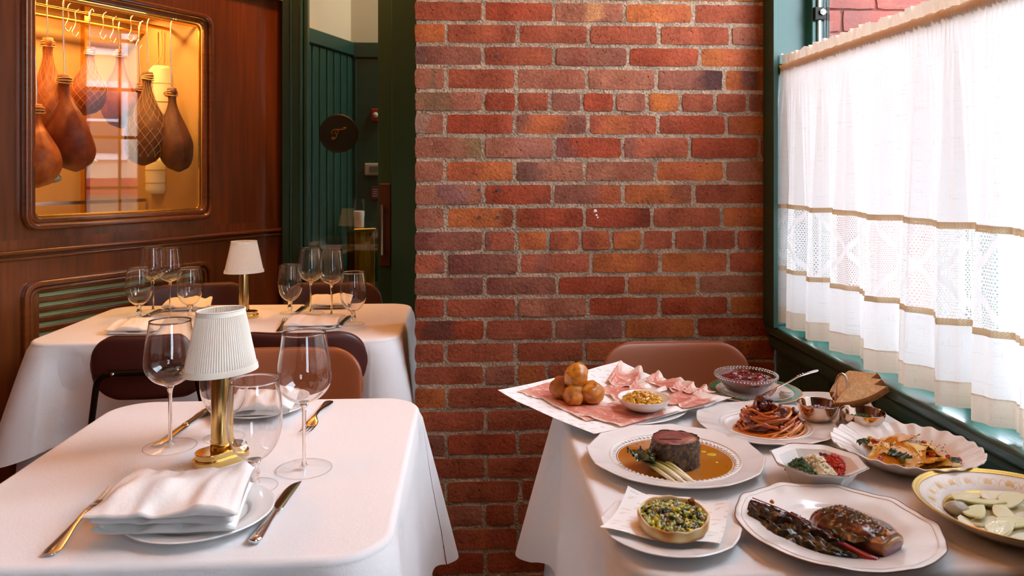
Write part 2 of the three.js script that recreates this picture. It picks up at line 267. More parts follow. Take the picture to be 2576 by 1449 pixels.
// ---------------------------------------------------------------- outside: painted brick return, pavement, the house across the street
{
  const g = structGroup('exterior_wall');
  const z = -2.6, paintMat = mat('#ffffff', 0.6, { vertexColors: true, bumpMap: brickBump, bumpScale: 0.002 });
  struct('mortar', bx(0.52, 4.2, 0.3, 1.37, 1.9, z - 0.158), mat('#6d3022', 0.8), g);
  for (let k = 0; k < 18; k++) for (let i = 0; i < 2; i++) {
    const y = 1.2 + k * 0.079, x = 1.14 + (k % 2 ? 0.02 : 0.14) + i * 0.245, o = struct('brick', brickGeo(0.235, 0.072, 900 + k * 8 + i, '#7a2a18', '#722616', 0.01), paintMat, g);
    o.position.set(x, y, z);
  }
  const pave = structGroup('ground'); struct('pavement', bx(14, 0.1, 30, 8.2, -0.15, 2), mat('#8f8f8c', 0.9), pave);
  const house = structGroup('street_house'), stone = mat('#c9b79a', 0.9), dark = mat('#3a4046', 0.3), white = mat('#efeee9', 0.7), red = mat('#a02a2c', 0.6);
  struct('facade', bx(0.5, 7, 22, 12.3, 3.4, -2), stone, house);
  for (let k = 0; k < 7; k++) for (let j = 0; j < 3; j++) {
    const z1 = -11 + k * 2.6, y1 = 2.2 + j * 2.0;
    struct('window_surround', bx(0.1, 1.5, 1.15, 12.0, y1, z1), white, house); struct('window_pane', bx(0.04, 1.25, 0.9, 11.94, y1, z1), dark, house);
    struct('window_bar', bx(0.05, 0.05, 0.9, 11.91, y1, z1), white, house);
  }
  struct('shop_awning', bx(0.8, 0.3, 9, 11.7, 0.95, -3), red, house);
  struct('roof_cornice', bx(0.9, 0.4, 22, 12.1, 7.0, -2), white, house);
}

// ---------------------------------------------------------------- the room itself
{
  const floor = structGroup('floor');
  for (let k = 0; k < 46; k++) struct('floor_board', rbx(0.148, 0.03, 8.2, 0.002, -5.6 + k * 0.15, -0.015, -0.6), floorMat, floor);
  struct('floor_base', bx(7, 0.05, 8.4, -2.2, -0.055, -0.6), darkWood, floor);
  struct('ceiling', bx(5.2, 0.12, 8.2, -1.5, 3.01, -0.7), ceilingMat);
  const back = structGroup('wall_front'), backMat = mat('#5a2f1c', 0.6);   // behind the camera
  struct('wall_panel', bx(4.1, 2.95, 0.16, -0.95, 1.475, 3.28), backMat, back);
  struct('wall_side', bx(0.14, 2.95, 4.4, -2.84, 1.475, 1.2), mat('#7a4a30', 0.7));
}

// ---------------------------------------------------------------- wood panelled wall with the meat cabinet
const fridge = {};
function rrect(x0, y0, x1, y1, r, S = THREE.Shape) {
  const s = new S(); s.moveTo(x0 + r, y0); s.lineTo(x1 - r, y0); s.quadraticCurveTo(x1, y0, x1, y0 + r); s.lineTo(x1, y1 - r); s.quadraticCurveTo(x1, y1, x1 - r, y1);
  s.lineTo(x0 + r, y1); s.quadraticCurveTo(x0, y1, x0, y1 - r); s.lineTo(x0, y0 + r); s.quadraticCurveTo(x0, y0, x0 + r, y0); return s;
}
function ring(x0, y0, x1, y1, r, w, d, bevel = 0.005) {
  const s = rrect(x0, y0, x1, y1, r); s.holes.push(rrect(x0 + w, y0 + w, x1 - w, y1 - w, Math.max(0.008, r - w), THREE.Path));
  return new THREE.ExtrudeGeometry(s, { depth: d - 2 * bevel, bevelEnabled: true, bevelSize: bevel, bevelThickness: bevel, bevelOffset: -bevel, bevelSegments: 3, curveSegments: 10 }).translate(0, 0, bevel);
}
{
  const wall = structGroup('wall_left'); wall.position.copy(WB); wall.rotation.y = 58 * Math.PI / 180;
  const F0 = -0.226, F1 = 0.563, G0 = 1.031, G1 = 1.907, L1 = 0.852, L0 = 0.36, END = 1.0;
  // veneer panels: above the rail with the cabinet opening, below it with the louvre opening, and the plain bay beside them
  const panel = (x0, y0, x1, y1, hole) => { const s = rrect(x0, y0, x1, y1, 0.001); if (hole) s.holes.push(rrect(...hole, THREE.Path)); return new THREE.ExtrudeGeometry(s, { depth: 0.022, bevelEnabled: false, curveSegments: 10 }).translate(0, 0, -0.022); };
  struct('veneer_panel', panel(-0.262, 0.944, 0.585, 2.05, [F0 + 0.02, G0 + 0.02, F1 - 0.02, G1 - 0.02, 0.05]), woodMat, wall);
  struct('veneer_panel', panel(-0.262, 0, 0.585, 0.944, [F0 + 0.02, L0 + 0.02, F1 - 0.02, L1 - 0.02, 0.05]), woodMat, wall);
  struct('veneer_panel', panel(0.585, 0.944, END, 2.05), woodMat, wall); struct('veneer_panel', panel(0.585, 0, END, 0.944), woodMat, wall);
  struct('veneer_panel', panel(-1.3, 0, -0.262, 2.05), woodMat, wall); struct('veneer_panel', panel(-2.45, 0, -1.3, 2.05), woodMat, wall);
  struct('upper_wall', bx(3.5, 0.92, 0.1, -0.72, 2.51, -0.02), creamWall, wall);
  struct('cornice', rbx(3.5, 0.05, 0.06, 0.012, -0.72, 2.075, 0.0), creamWall, wall);
  const rail = structGroup('trim_3'); rail.position.copy(wall.position); rail.rotation.copy(wall.rotation);
  struct('rail_bead', rbx(3.45, 0.016, 0.022, 0.007, -0.725, 0.957, 0.01, 3), darkWood, rail); struct('rail_bead', rbx(3.45, 0.012, 0.015, 0.005, -0.725, 0.936, 0.007, 3), darkWood, rail);
  // louvre
  const lou = structGroup('trim_4'); lou.position.copy(wall.position); lou.rotation.copy(wall.rotation);
  struct('louvre_frame', ring(F0, L0, F1, L1, 0.06, 0.02, 0.024), darkWood, lou); struct('louvre_frame', ring(F0 + 0.022, L0 + 0.022, F1 - 0.022, L1 - 0.022, 0.045, 0.014, 0.016), darkWood, lou);
  for (let k = 0; k < 12; k++) { const o = struct('louvre_slat', rbx(F1 - F0 - 0.07, 0.019, 0.014, 0.004), darkWood, lou); o.position.set((F0 + F1) / 2, 0.815 - k * 0.0345, -0.012); }
  struct('louvre_stile', bx(0.03, L1 - L0 - 0.06, 0.016, F0 + 0.05, (L0 + L1) / 2, -0.012), darkWood, lou); struct('louvre_stile', bx(0.03, L1 - L0 - 0.06, 0.016, F1 - 0.05, (L0 + L1) / 2, -0.012), darkWood, lou);
  struct('louvre_backing', bx(F1 - F0 - 0.04, L1 - L0 - 0.04, 0.01, (F0 + F1) / 2, (L0 + L1) / 2, -0.03), mat('#a7b07c', 0.7), lou);
  // the cabinet: frame, glass, lined box, lamps
  const cab = thing('display_fridge', 'meat ageing cabinet with dark wooden frame set into the panelled wall', 'cabinet'); cab.position.copy(wall.position); cab.rotation.copy(wall.rotation);
  part(cab, 'outer_frame', ring(F0, G0, F1, G1, 0.06, 0.02, 0.03, 0.007), darkWood); part(cab, 'inner_frame', ring(F0 + 0.022, G0 + 0.022, F1 - 0.022, G1 - 0.022, 0.045, 0.02, 0.018, 0.006), darkWood);
  part(cab, 'gasket', ring(F0 + 0.042, G0 + 0.042, F1 - 0.042, G1 - 0.042, 0.03, 0.008, 0.01, 0.002).translate(0, 0, -0.012), brass, 'thin brass strip');
  part(cab, 'glass_pane', bx(F1 - F0 - 0.08, G1 - G0 - 0.08, 0.005, (F0 + F1) / 2, (G0 + G1) / 2, -0.012), paneGlass);
  const lining = mat('#a5804f', 0.7);
  const x0 = -0.38, x1 = 0.64, y0 = 0.98, y1 = 2.0, dp = 0.66;
  part(cab, 'back_panel', bx(x1 - x0, y1 - y0, 0.03, (x0 + x1) / 2, (y0 + y1) / 2, -dp), lining); part(cab, 'side_panel', bx(0.03, y1 - y0, dp, x0, (y0 + y1) / 2, -dp / 2 - 0.03), lining);
  part(cab, 'side_panel', bx(0.03, y1 - y0, dp, x1, (y0 + y1) / 2, -dp / 2 - 0.03), lining); part(cab, 'floor_panel', bx(x1 - x0, 0.03, dp, (x0 + x1) / 2, y0, -dp / 2 - 0.03), mat('#a8a294', 0.35, { metalness: 0.5 })); part(cab, 'roof_panel', bx(x1 - x0, 0.03, dp, (x0 + x1) / 2, y1, -dp / 2 - 0.03), lining);
  for (const z of [-0.16, -0.34, -0.52]) part(cab, 'hanging_rail', cyl(0.008, 0.008, x1 - x0 - 0.03, 12).rotateZ(Math.PI / 2).translate((x0 + x1) / 2, 1.89, z), brass);
  part(cab, 'post', bx(0.025, y1 - y0, 0.03, -0.1, (y0 + y1) / 2, -0.3), brass); part(cab, 'post', bx(0.025, y1 - y0, 0.03, 0.36, (y0 + y1) / 2, -0.56), brass);
  part(cab, 'lower_rail', bx(x1 - x0 - 0.05, 0.015, 0.02, (x0 + x1) / 2, 1.1, -0.5), steel); part(cab, 'lower_rail', bx(x1 - x0 - 0.05, 0.02, 0.02, (x0 + x1) / 2, 1.045, -0.06), steel);
  const glow = mat('#000000', 0.5, { emissive: new THREE.Color(1, 0.62, 0.2), emissiveIntensity: 5 });
  for (const z of [-0.09, -0.43]) {
    part(cab, 'lamp_strip', bx(0.86, 0.012, 0.02, (x0 + x1) / 2, 1.955, z), glow, 'glowing amber light strip');
    const l = new THREE.RectAreaLight(new THREE.Color(1, 0.55, 0.16), 85, 0.86, 0.05); l.name = 'cabinet_lamp'; l.position.set((x0 + x1) / 2, 1.945, z); l.rotation.x = -Math.PI / 2; cab.add(l);
  }
  fridge.inv = wall;
}

// hams hang behind the glass
{
  const skin = tex(256, (u, v) => { const k = fbm(u * 8, v * 8, 8, 3, 5), d = fbm(u * 20, v * 20, 20, 8, 3); return [0.62 + 0.3 * (k - 0.5) + 0.1 * d, 0.36 + 0.3 * (k - 0.5) + 0.06 * d, 0.2 + 0.2 * (k - 0.5)]; });
  const hamPale = mat('#f5d7a8', 0.5, { map: skin }), hamBrown = mat('#b58262', 0.55, { map: skin }), hamDark = mat('#7d6a58', 0.7, { map: skin }), cord = mat('#b8935c', 0.8), fat = mat('#d9c492', 0.5);
  const ham = (L, W, bend, m, tied, seed) => {
    const st = [], n = 22;
    for (let i = 0; i <= n; i++) { const t = i / n, w = W * (0.2 + 0.8 * smooth(0.12, 0.68, t) + 0.07 * Math.exp(-Math.pow((t - 0.04) / 0.05, 2))) * Math.sqrt(Math.max(0.004, 1 - Math.pow(Math.max(0, (t - 0.66) / 0.34), 2.4))); st.push([t * L, bend * t * t * L, 0.004 * Math.sin(seed + t * 9), w, w * 0.72]); }
    const g = sweep(st, 18), p = g.attributes.position; for (let i = 0; i < p.count; i++) { const k = 1 + 0.07 * n3(p.getX(i) * 14, p.getY(i) * 14, p.getZ(i) * 14, seed); p.setY(i, p.getY(i) * k); p.setZ(i, p.getZ(i) * k); } g.computeVertexNormals();
    const uv = new Float32Array(p.count * 2); for (let i = 0; i < p.count; i++) { uv[2 * i] = p.getX(i) * 4; uv[2 * i + 1] = Math.atan2(p.getY(i), p.getZ(i)) * 0.4; } g.setAttribute('uv', new THREE.BufferAttribute(uv, 2));
    return { g: g.rotateZ(-Math.PI / 2), st };
  };
  const list = [   // pixel of the top, length m, half width m, depth behind the glass, material, net, lean
    [120, 96, 0.4, 0.078, 0.16, hamPale, true, 0.04, 'pale ham leg in white netting beside the brass post'], [162, 188, 0.36, 0.082, 0.07, hamBrown, false, 0.12, 'large amber ham leg tied with cord at its shank'],
    [226, 118, 0.28, 0.062, 0.24, hamBrown, true, -0.1, 'small netted ham leaning behind the amber ham leg'], [92, 262, 0.3, 0.085, 0.06, hamPale, false, 0.0, 'pale ham with greenish lower end at the cabinet corner'],
    [300, 125, 0.34, 0.075, 0.34, hamBrown, false, 0.02, 'ham leg hanging at the back behind the mirrored street window'], [372, 182, 0.4, 0.075, 0.2, hamDark, true, -0.06, 'dark brown netted ham beside the white wrapped roll'],
    [432, 222, 0.36, 0.078, 0.12, hamDark, false, 0.08, 'mottled grey brown ham in front of the wrapped roll'], [352, 210, 0.36, 0.07, 0.3, hamBrown, false, 0.03, 'slim reddish ham behind the dark netted ham'],
  ];
  list.forEach(([u, v, L, W, dep, m, net, lean, label], k) => {
    const top = onWood(u, v, dep), h = ham(L, W * 1.25, lean, m, net, k * 3 + 1), t = thing('hanging_ham', label, 'ham', top, 58 * Math.PI / 180 + (k % 3 - 1) * 0.3, 'hams in the ageing cabinet');
    part(t, 'meat', h.g, m);
    part(t, 'hook', tube([V(0, -0.01, 0), V(0, 0.03, 0), V(0, Math.max(0.06, 1.88 - top.y), 0), V(0.012, Math.max(0.075, 1.896 - top.y), 0), V(0.02, Math.max(0.06, 1.885 - top.y), 0)], 0.0025, 24, 6), steel);
    part(t, 'cord', merge([0, 1, 2].map((i) => new THREE.TorusGeometry(W * 0.29 + i * 0.001, 0.0028, 6, 16).rotateX(Math.PI / 2 + 0.15 * (i - 1)).translate(0, -0.016 - i * 0.007, 0))), cord);
    if (net) {
      const lines = [];
      for (let s = 0; s < 12; s++) for (const dir of [-1, 1]) { const pts = []; for (let i = 1; i < 11; i++) { const a = h.st[i * 2], th = s / 14 * Math.PI * 2 + dir * i * 0.32; pts.push(V(a[1] + Math.sin(th) * a[4] * 1.04, -a[0], Math.cos(th) * a[3] * 1.04)); } lines.push(tube(pts, 0.0006, 14, 4)); }
      part(t, 'netting', merge(lines), cord);
    }
    if (k === 1 || k === 3) part(t, 'fat_rind', lump(W * 0.62, 0.2, 2, k, 3, 1.15, 0.45, 0.9).translate(lean * L * 0.9 + 0.012, -L * 0.88, 0.01), k === 3 ? mat('#8f9a80', 0.6) : fat);
  });
  for (const [u, v, L, r, dep, label] of [[406, 166, 0.24, 0.052, 0.38, 'white cloth wrapped roll with red print tied near the cabinet top'], [396, 395, 0.17, 0.05, 0.42, 'short white wrapped roll standing low at the cabinet back']]) {
    const top = onWood(u, v, dep), t = thing('wrapped_roll', label, 'cured meat', top, 0.6, 'wrapped rolls in the ageing cabinet'), wrap = mat('#d8cba6', 0.8);
    part(t, 'wrapping', lathe([[0.001, 0], [r * 0.7, -0.002], [r, -0.02], [r * 1.04, -L * 0.4], [r, -L * 0.6], [r * 1.03, -L + 0.02], [r * 0.8, -L], [0.001, -L]], 28), wrap);
    for (const k of [0.35, 0.7]) part(t, 'cord', new THREE.TorusGeometry(r * 1.03, 0.002, 6, 28).rotateX(Math.PI / 2).translate(0, -L * k, 0), cord);
    part(t, 'hook', tube([V(-0.03, -0.005, 0), V(0, 0.05, 0), V(0, Math.max(0.07, 1.885 - top.y), 0)], 0.003, 16, 6), cord);
    if (L > 0.2) part(t, 'print_mark', lump(0.014, 0.4, 3, 5, 2, 1, 0.8, 0.12).translate(0.012, -L * 0.55, r * 1.02), mat('#b04a32', 0.8));
  }
  for (const [u, v, dep] of [[172, 60, 0.2], [190, 40, 0.3], [260, 70, 0.25], [285, 85, 0.3], [330, 70, 0.2], [350, 95, 0.35]]) {
    const p = onWood(u, v, dep); single('meat_hook', 'empty steel hook on the cabinet rail', 'hook', tube([V(0.012, 0.0, 0), V(0, -0.02, 0), V(-0.012, -0.005, 0), V(0, 0.03, 0), V(0, 0.08, 0), V(0.012, 0.095, 0)], 0.0022, 30, 6), steel, V(p.x, 1.8, p.z), 0.6, 'spare hooks in the ageing cabinet');
  }
}

// ---------------------------------------------------------------- door and vestibule beyond the far table
{
  const zD = -3.8, at = (u, v, dz = 0) => onZ(u, v, zD + dz);
  const x715 = at(715, 430).x, xr = at(1044, 430).x;
  const fr = structGroup('trim_5');
  struct('door_post', rbx(at(735, 430).x - x715, 2.9, 0.14, 0.006, (x715 + at(735, 430).x) / 2 - 0.001, 1.45, zD - 0.02), greenPaint, fr);
  struct('door_post', rbx(at(765, 430).x - at(736, 430).x, 2.9, 0.09, 0.008, (at(765, 430).x + at(736, 430).x) / 2, 1.45, zD), greenPaint, fr);
  struct('door_bead', rbx(0.012, 2.9, 0.02, 0.004, at(738, 430).x, 1.45, zD + 0.05), greenPaint, fr); struct('door_bead', rbx(0.01, 2.9, 0.02, 0.004, at(762, 430).x, 1.45, zD + 0.05), greenPaint, fr);
  const xs = at(990, 430).x;
  struct('door_post', rbx(xr + 0.1 - xs, 2.9, 0.16, 0.006, (xr + 0.1 + xs) / 2, 1.45, zD + 0.03), greenPaint, fr);
  struct('alcove_wall', bx(1.25, 2.9, 0.1, xr + 0.1 + 0.625, 1.45, zD - 0.02), greenPaint, fr);
  struct('door_header', bx(xr - x715, 0.5, 0.12, (xr + x715) / 2, 2.7, zD), greenPaint, fr);
  const door = structGroup('door_1'), x0 = at(766, 430).x, x1 = at(952, 430).x;
  struct('door_stile', rbx(xs - x1, 2.4, 0.05, 0.005, (xs + x1) / 2, 1.22, zD), greenPaint, door);
  struct('door_stile', rbx(0.02, 2.4, 0.05, 0.005, x0 + 0.01, 1.22, zD), greenPaint, door);
  struct('door_rail', rbx(x1 - x0, 0.4, 0.05, 0.005, (x0 + x1) / 2, 0.22, zD), greenPaint, door);
  struct('door_pane', bx(x1 - x0, 2.0, 0.006, (x0 + x1) / 2, 1.42, zD), paneGlass, door);
  { const p = at(970, 565), wood = mat('#4a2412', 0.5); struct('handle_plate', rbx(0.055, 0.4, 0.012, 0.005, p.x, p.y, zD + 0.031), wood, door); struct('pull_handle', merge([cyl(0.009, 0.009, 0.24, 16, p.x - 0.008, p.y - 0.02, zD + 0.075), cyl(0.006, 0.006, 0.04, 10).rotateX(Math.PI / 2).translate(p.x - 0.008, p.y + 0.08, zD + 0.055), cyl(0.006, 0.006, 0.04, 10).rotateX(Math.PI / 2).translate(p.x - 0.008, p.y - 0.12, zD + 0.055)]), steel, door); }
  // the round sign on the glass
  { const p = at(853, 336), s = thing('round_door_sign', 'round black sign with gold script initial on the door glass', 'sign', V(p.x, p.y, zD + 0.012)); s.rotation.x = Math.PI / 2;
    part(s, 'disc', lathe([[0.0001, 0.006], [0.088, 0.006], [0.093, 0.004], [0.093, -0.004], [0.0001, -0.004]], 56), mat('#06100d', 0.4)); part(s, 'border_line', new THREE.TorusGeometry(0.088, 0.0009, 6, 64).rotateX(Math.PI / 2).translate(0, 0.0062, 0), mat('#4a3a1c', 0.4, { metalness: 0.8 }));
    const k = 0.00105, P = (list) => list.map(([x, y]) => V(x * k, 0.0075, -y * k));
    part(s, 'script_letter', merge([tube(P([[-26, -6], [-32, 4], [-22, 16], [-6, 18], [10, 17], [28, 20], [34, 25], [28, 27], [16, 22]]), 0.0017, 50, 6), tube(P([[4, 18], [-2, 4], [-8, -12], [-16, -24], [-26, -28], [-30, -22], [-24, -18], [-18, -22]]), 0.002, 50, 6), tube(P([[-6, 14], [-14, 8], [-16, 0], [-10, -3], [-3, 2]]), 0.0012, 30, 6)]), mat('#a8823f', 0.3, { metalness: 0.9 }), 'gold script T'); }
  // vestibule: panelled side wall, back wall, cream plaster above
  const A = onZ(765, 430, -3.86), c = V(-0.637, 0, -4.348), len = Math.hypot(c.x - A.x, c.z - A.z), ang = Math.atan2(-(c.z - A.z), c.x - A.x);
  const side = structGroup('wall_passage'); side.position.set(A.x, 0, A.z); side.rotation.y = ang;
  struct('plaster', bx(len + 0.1, 2.95, 0.05, len / 2 + 0.05, 1.475, -0.04), creamWall, side);
  struct('panel_rail', rbx(len, 0.075, 0.03, 0.006, len / 2, 1.91, 0), greenPaint, side);
  const nb = 7, bw = len / nb;
  for (let k = 0; k < nb; k++) { const o = struct('wall_board', rbx(bw - 0.012, 1.87, 0.018, 0.005, 0, 0.935, 0), greenPaint, side); o.position.set((k + 0.5) * bw, 0, -0.008); }
  struct('board_backing', bx(len, 1.9, 0.01, len / 2, 0.95, -0.012), greenPaint, side);
  struct('corner_batten', rbx(0.03, 1.95, 0.03, 0.004, len - 0.004, 0.975, 0.008), greenPaint, side);
  const bk = structGroup('wall_passage_end');
  struct('plaster', bx(1.7, 2.95, 0.06, c.x + 0.65, 1.475, c.z - 0.03), creamWall, bk); struct('panel_rail', rbx(1.5, 0.085, 0.03, 0.006, c.x + 0.75, 1.905, c.z + 0.015), greenPaint, bk);
  for (let k = 0; k < 10; k++) { const o = struct('wall_board', rbx(0.142, 1.86, 0.018, 0.005, 0, 0.93, 0), greenPaint, bk); o.position.set(c.x + 0.075 + k * 0.15, 0, c.z + 0.01); }
  const onB = (u, v) => onZ(u, v, c.z + 0.025);
  { const p = onB(936, 426), o = thing('thermostat', 'white wall thermostat with grey display on the green panelling', 'thermostat', V(p.x, p.y, c.z + 0.032)); part(o, 'housing', rbx(0.08, 0.068, 0.022, 0.008), mat('#b8b6ad', 0.5)); part(o, 'display', rbx(0.045, 0.032, 0.006, 0.002, 0.012, 0.002, 0.012), mat('#6d746c', 0.3)); }
  { const p = onB(946, 290), o = thing('fire_alarm', 'small red fire alarm box on the dark green wall', 'alarm', V(p.x, p.y, c.z + 0.035)); part(o, 'housing', rbx(0.05, 0.07, 0.03, 0.006), mat('#a8211b', 0.5)); part(o, 'horn', lathe([[0.001, 0.01], [0.012, 0.008], [0.015, 0]], 20).rotateX(Math.PI / 2).translate(0, 0, 0.015), mat('#e2dcd2', 0.5)); }
  { const p = onB(945, 485), o = thing('wall_notice', 'small dull red notice plate below the thermostat', 'notice', V(p.x, p.y, c.z + 0.024)); part(o, 'plate', rbx(0.05, 0.072, 0.006, 0.002), mat('#6a2f33', 0.6)); part(o, 'print_line', merge([0.018, 0.006, -0.006, -0.018].map((y) => bx(0.034, 0.004, 0.001, 0, y, 0.0034))), mat('#c9a9a0', 0.7)); }
  // brass clad pedestal with a candle
  const gold = mat('#ffffff', 0.36, { metalness: 0.9, map: tex(256, (u, v) => { const k = fbm(u * 6, v * 6, 6, 4, 5), d = fbm(u * 24, v * 24, 24, 9, 3); return [0.62 + 0.5 * (k - 0.5) + 0.15 * d, 0.44 + 0.45 * (k - 0.5) + 0.1 * d, 0.1 + 0.2 * (k - 0.5)]; }) });
  const pp = onZ(908, 570, -4.15), ped = thing('brass_pedestal', 'square brass clad pedestal in the green vestibule', 'pedestal', V(pp.x, 0, -4.15), 0.5);
  part(ped, 'column', rbx(0.112, 0.915, 0.112, 0.003, 0, 0.4575, 0), gold); part(ped, 'cap', rbx(0.122, 0.02, 0.122, 0.003, 0, 0.925, 0), brass);
  const jar = thing('hurricane_candle', 'white pillar candle in a tall clear glass cylinder on the pedestal', 'candle', V(pp.x - 0.01, 0.935, -4.15));
  part(jar, 'glass_cylinder', lathe([[0.0001, 0.002], [0.034, 0.002], [0.035, 0.006], [0.035, 0.155]], 32), paneGlass); part(jar, 'candle', lathe([[0.0001, 0.004], [0.026, 0.004], [0.026, 0.055], [0.0285, 0.062], [0.0285, 0.088], [0.024, 0.09], [0.0001, 0.086]], 28), mat('#e9e7e0', 0.5)); part(jar, 'wick', cyl(0.001, 0.001, 0.01, 6, 0, 0.091, 0), darkMetal);
  // right side of the alcove: the street window that the cabinet glass mirrors
  const wr = structGroup('window_4'), fm = greenPaint;
  const wx = 0.98; struct('wall_below', bx(0.12, 0.85, 1.5, wx, 0.425, -3.35), greenPaint, wr); struct('wall_above', bx(0.12, 0.8, 1.5, wx, 2.55, -3.35), greenPaint, wr);
  for (const [a, b] of [[-2.99, -2.55], [-4.1, -3.285]]) struct('pier', bx(0.12, 1.7, b - a, wx, 1.65, (a + b) / 2), greenPaint, wr);
  struct('glazing_bar', bx(0.04, 1.7, 0.018, wx, 1.65, -3.18), fm, wr);
  for (const y of [1.127, 1.456, 1.77, 2.09]) struct('glazing_bar', bx(0.035, 0.02, 0.3, wx, y, -3.1375), fm, wr);
  struct('pane', bx(0.004, 1.6, 0.32, wx + 0.01, 1.65, -3.1375), paneGlass, wr);
  const sd = structGroup('door_2');   // glazed street door that lights the vestibule
  for (const z of [-3.9, -4.32]) struct('door_stile', bx(0.06, 2.4, 0.08, 0.95, 1.2, z), greenPaint, sd);
  struct('door_rail', bx(0.06, 0.5, 0.4, 0.95, 0.25, -4.11), greenPaint, sd); struct('door_rail', bx(0.06, 0.6, 0.6, 0.95, 2.65, -4.11), greenPaint, sd);
  struct('door_pane', bx(0.006, 1.9, 0.4, 0.95, 1.42, -4.11), paneGlass, sd);
}

// ---------------------------------------------------------------- tables and cloths
const linenBump = tex(512, (u, v) => 0.5 + 0.25 * Math.sin(u * 512 * Math.PI / 2) * 0.5 + 0.25 * Math.sin(v * 512 * Math.PI / 2) * 0.5 + 0.5 * (fbm(u * 40, v * 40, 40, 3, 3) - 0.5), false);
const clothMat = mat('#efedec', 0.85, { bumpMap: linenBump, bumpScale: 0.0005, sheen: 0.25, sheenRoughness: 0.6, sheenColor: new THREE.Color('#ffffff') });
const napkinMat = mat('#f3f0ec', 0.85, { bumpMap: linenBump, bumpScale: 0.0005 });
function clothGeo(w, d, R, drop, { flare = 0.085, seed = 1, rise = 0, cornerDrop = 0.05, inset = 0, from = 0, maxX = 9 } = {}) {
  const per = [], hw = w / 2 - inset, hd = d / 2 - inset, add = (x, z, nx, nz, c) => per.push({ x, z, nx, nz, c, s: 0 });
  const seg = (x0, z0, x1, z1, nx, nz, n) => { for (let i = 0; i < n; i++) { const t = i / n; add(mix(x0, x1, t), mix(z0, z1, t), nx, nz, 0); } };
  const arc = (cx, cz, a0, n = 22) => { for (let i = 0; i < n; i++) { const t = i / n, a = a0 + t * Math.PI / 2; add(cx + Math.cos(a) * R, cz + Math.sin(a) * R, Math.cos(a), Math.sin(a), 0); } };
  seg(hw, -hd + R, hw, hd - R, 1, 0, 46); arc(hw - R, hd - R, 0); seg(hw - R, hd, -hw + R, hd, 0, 1, 46); arc(-hw + R, hd - R, Math.PI / 2); seg(-hw, hd - R, -hw, -hd + R, -1, 0, 46); arc(-hw + R, -hd + R, Math.PI); seg(-hw + R, -hd, hw - R, -hd, 0, -1, 46); arc(hw - R, -hd + R, Math.PI * 1.5);
  per.push({ ...per[0] });
  let s = 0; per.forEach((p, i) => { if (i) s += Math.hypot(p.x - per[i - 1].x, p.z - per[i - 1].z); p.s = s; });
  const corners = [[hw - R * 0.3, hd - R * 0.3], [-hw + R * 0.3, hd - R * 0.3], [-hw + R * 0.3, -hd + R * 0.3], [hw - R * 0.3, -hd + R * 0.3]];
  per.forEach((p) => { const q = Math.min(...corners.map((c) => Math.hypot(p.x - c[0], p.z - c[1]))); p.c = Math.exp(-Math.pow(q / (R * 0.75), 2)); p.v = Math.exp(-Math.pow((q - R * 1.35) / (R * 0.45), 2)); });
  const er = 0.011, rings = [];
  if (!from) for (const k of [0, 0.25, 0.5, 0.7, 0.85, 0.95, 1]) rings.push((p) => [p.x * k - p.nx * er * k, er === 0 ? 0 : 0.0007 * n3(p.x * k * 9, p.z * k * 9, seed, 3) * (k < 0.99 ? 1 : 0), p.z * k - p.nz * er * k, null]);
  for (let j = 1; j <= 6; j++) { const a = j / 6 * Math.PI / 2; rings.push((p) => [p.x + p.nx * er * (Math.sin(a) - 1), er * (Math.cos(a) - 1), p.z + p.nz * er * (Math.sin(a) - 1), 0.02 * j / 6]); }
  const m = 22;
  for (let j = 1; j <= m; j++) {
    const t = j / m;
    rings.push((p) => {
      const bag = Math.pow(t, 0.9), wave = n3(p.s * 7 + seed * 10, 3.3, seed, 2) * 0.012 * t + 0.006 * t * Math.sin(p.s * 21 + seed * 2 + 2 * n3(p.s * 3, 1, seed));
      const out = flare * p.c * bag * (0.85 + 0.3 * hash(Math.sign(p.nx) * 3 | 0, Math.sign(p.nz) * 5 | 0, seed)) - 0.02 * p.v * Math.sin(Math.PI * Math.min(1, t * 1.3)) + wave * (1 - 0.5 * p.c) + 0.004 + 0.016 * t;
      return [Math.min(p.x + p.nx * out, maxX - 0.004 + 0.004 * t), -er - (drop + cornerDrop * p.c) * t, p.z + p.nz * out, 0.02 + drop * t];
    });
  }
  const nu = per.length - 1, nv = rings.length - 1;
  return grid(nu, nv, (a, b) => { const p = per[Math.round(a * nu)], r = rings[Math.round(b * nv)](p); return V(r[0], r[1] + rise, r[2]); }, (a, b, q) => { const p = per[Math.round(a * nu)], r = rings[Math.round(b * nv)](p); return r[3] === null ? [q.x / 0.12, q.z / 0.12] : [(p.x + p.nx * (r[3] - 0.011)) / 0.12, (p.z + p.nz * (r[3] - 0.011)) / 0.12]; }, true);
}
const tableMat = mat('#3a2014', 0.5);
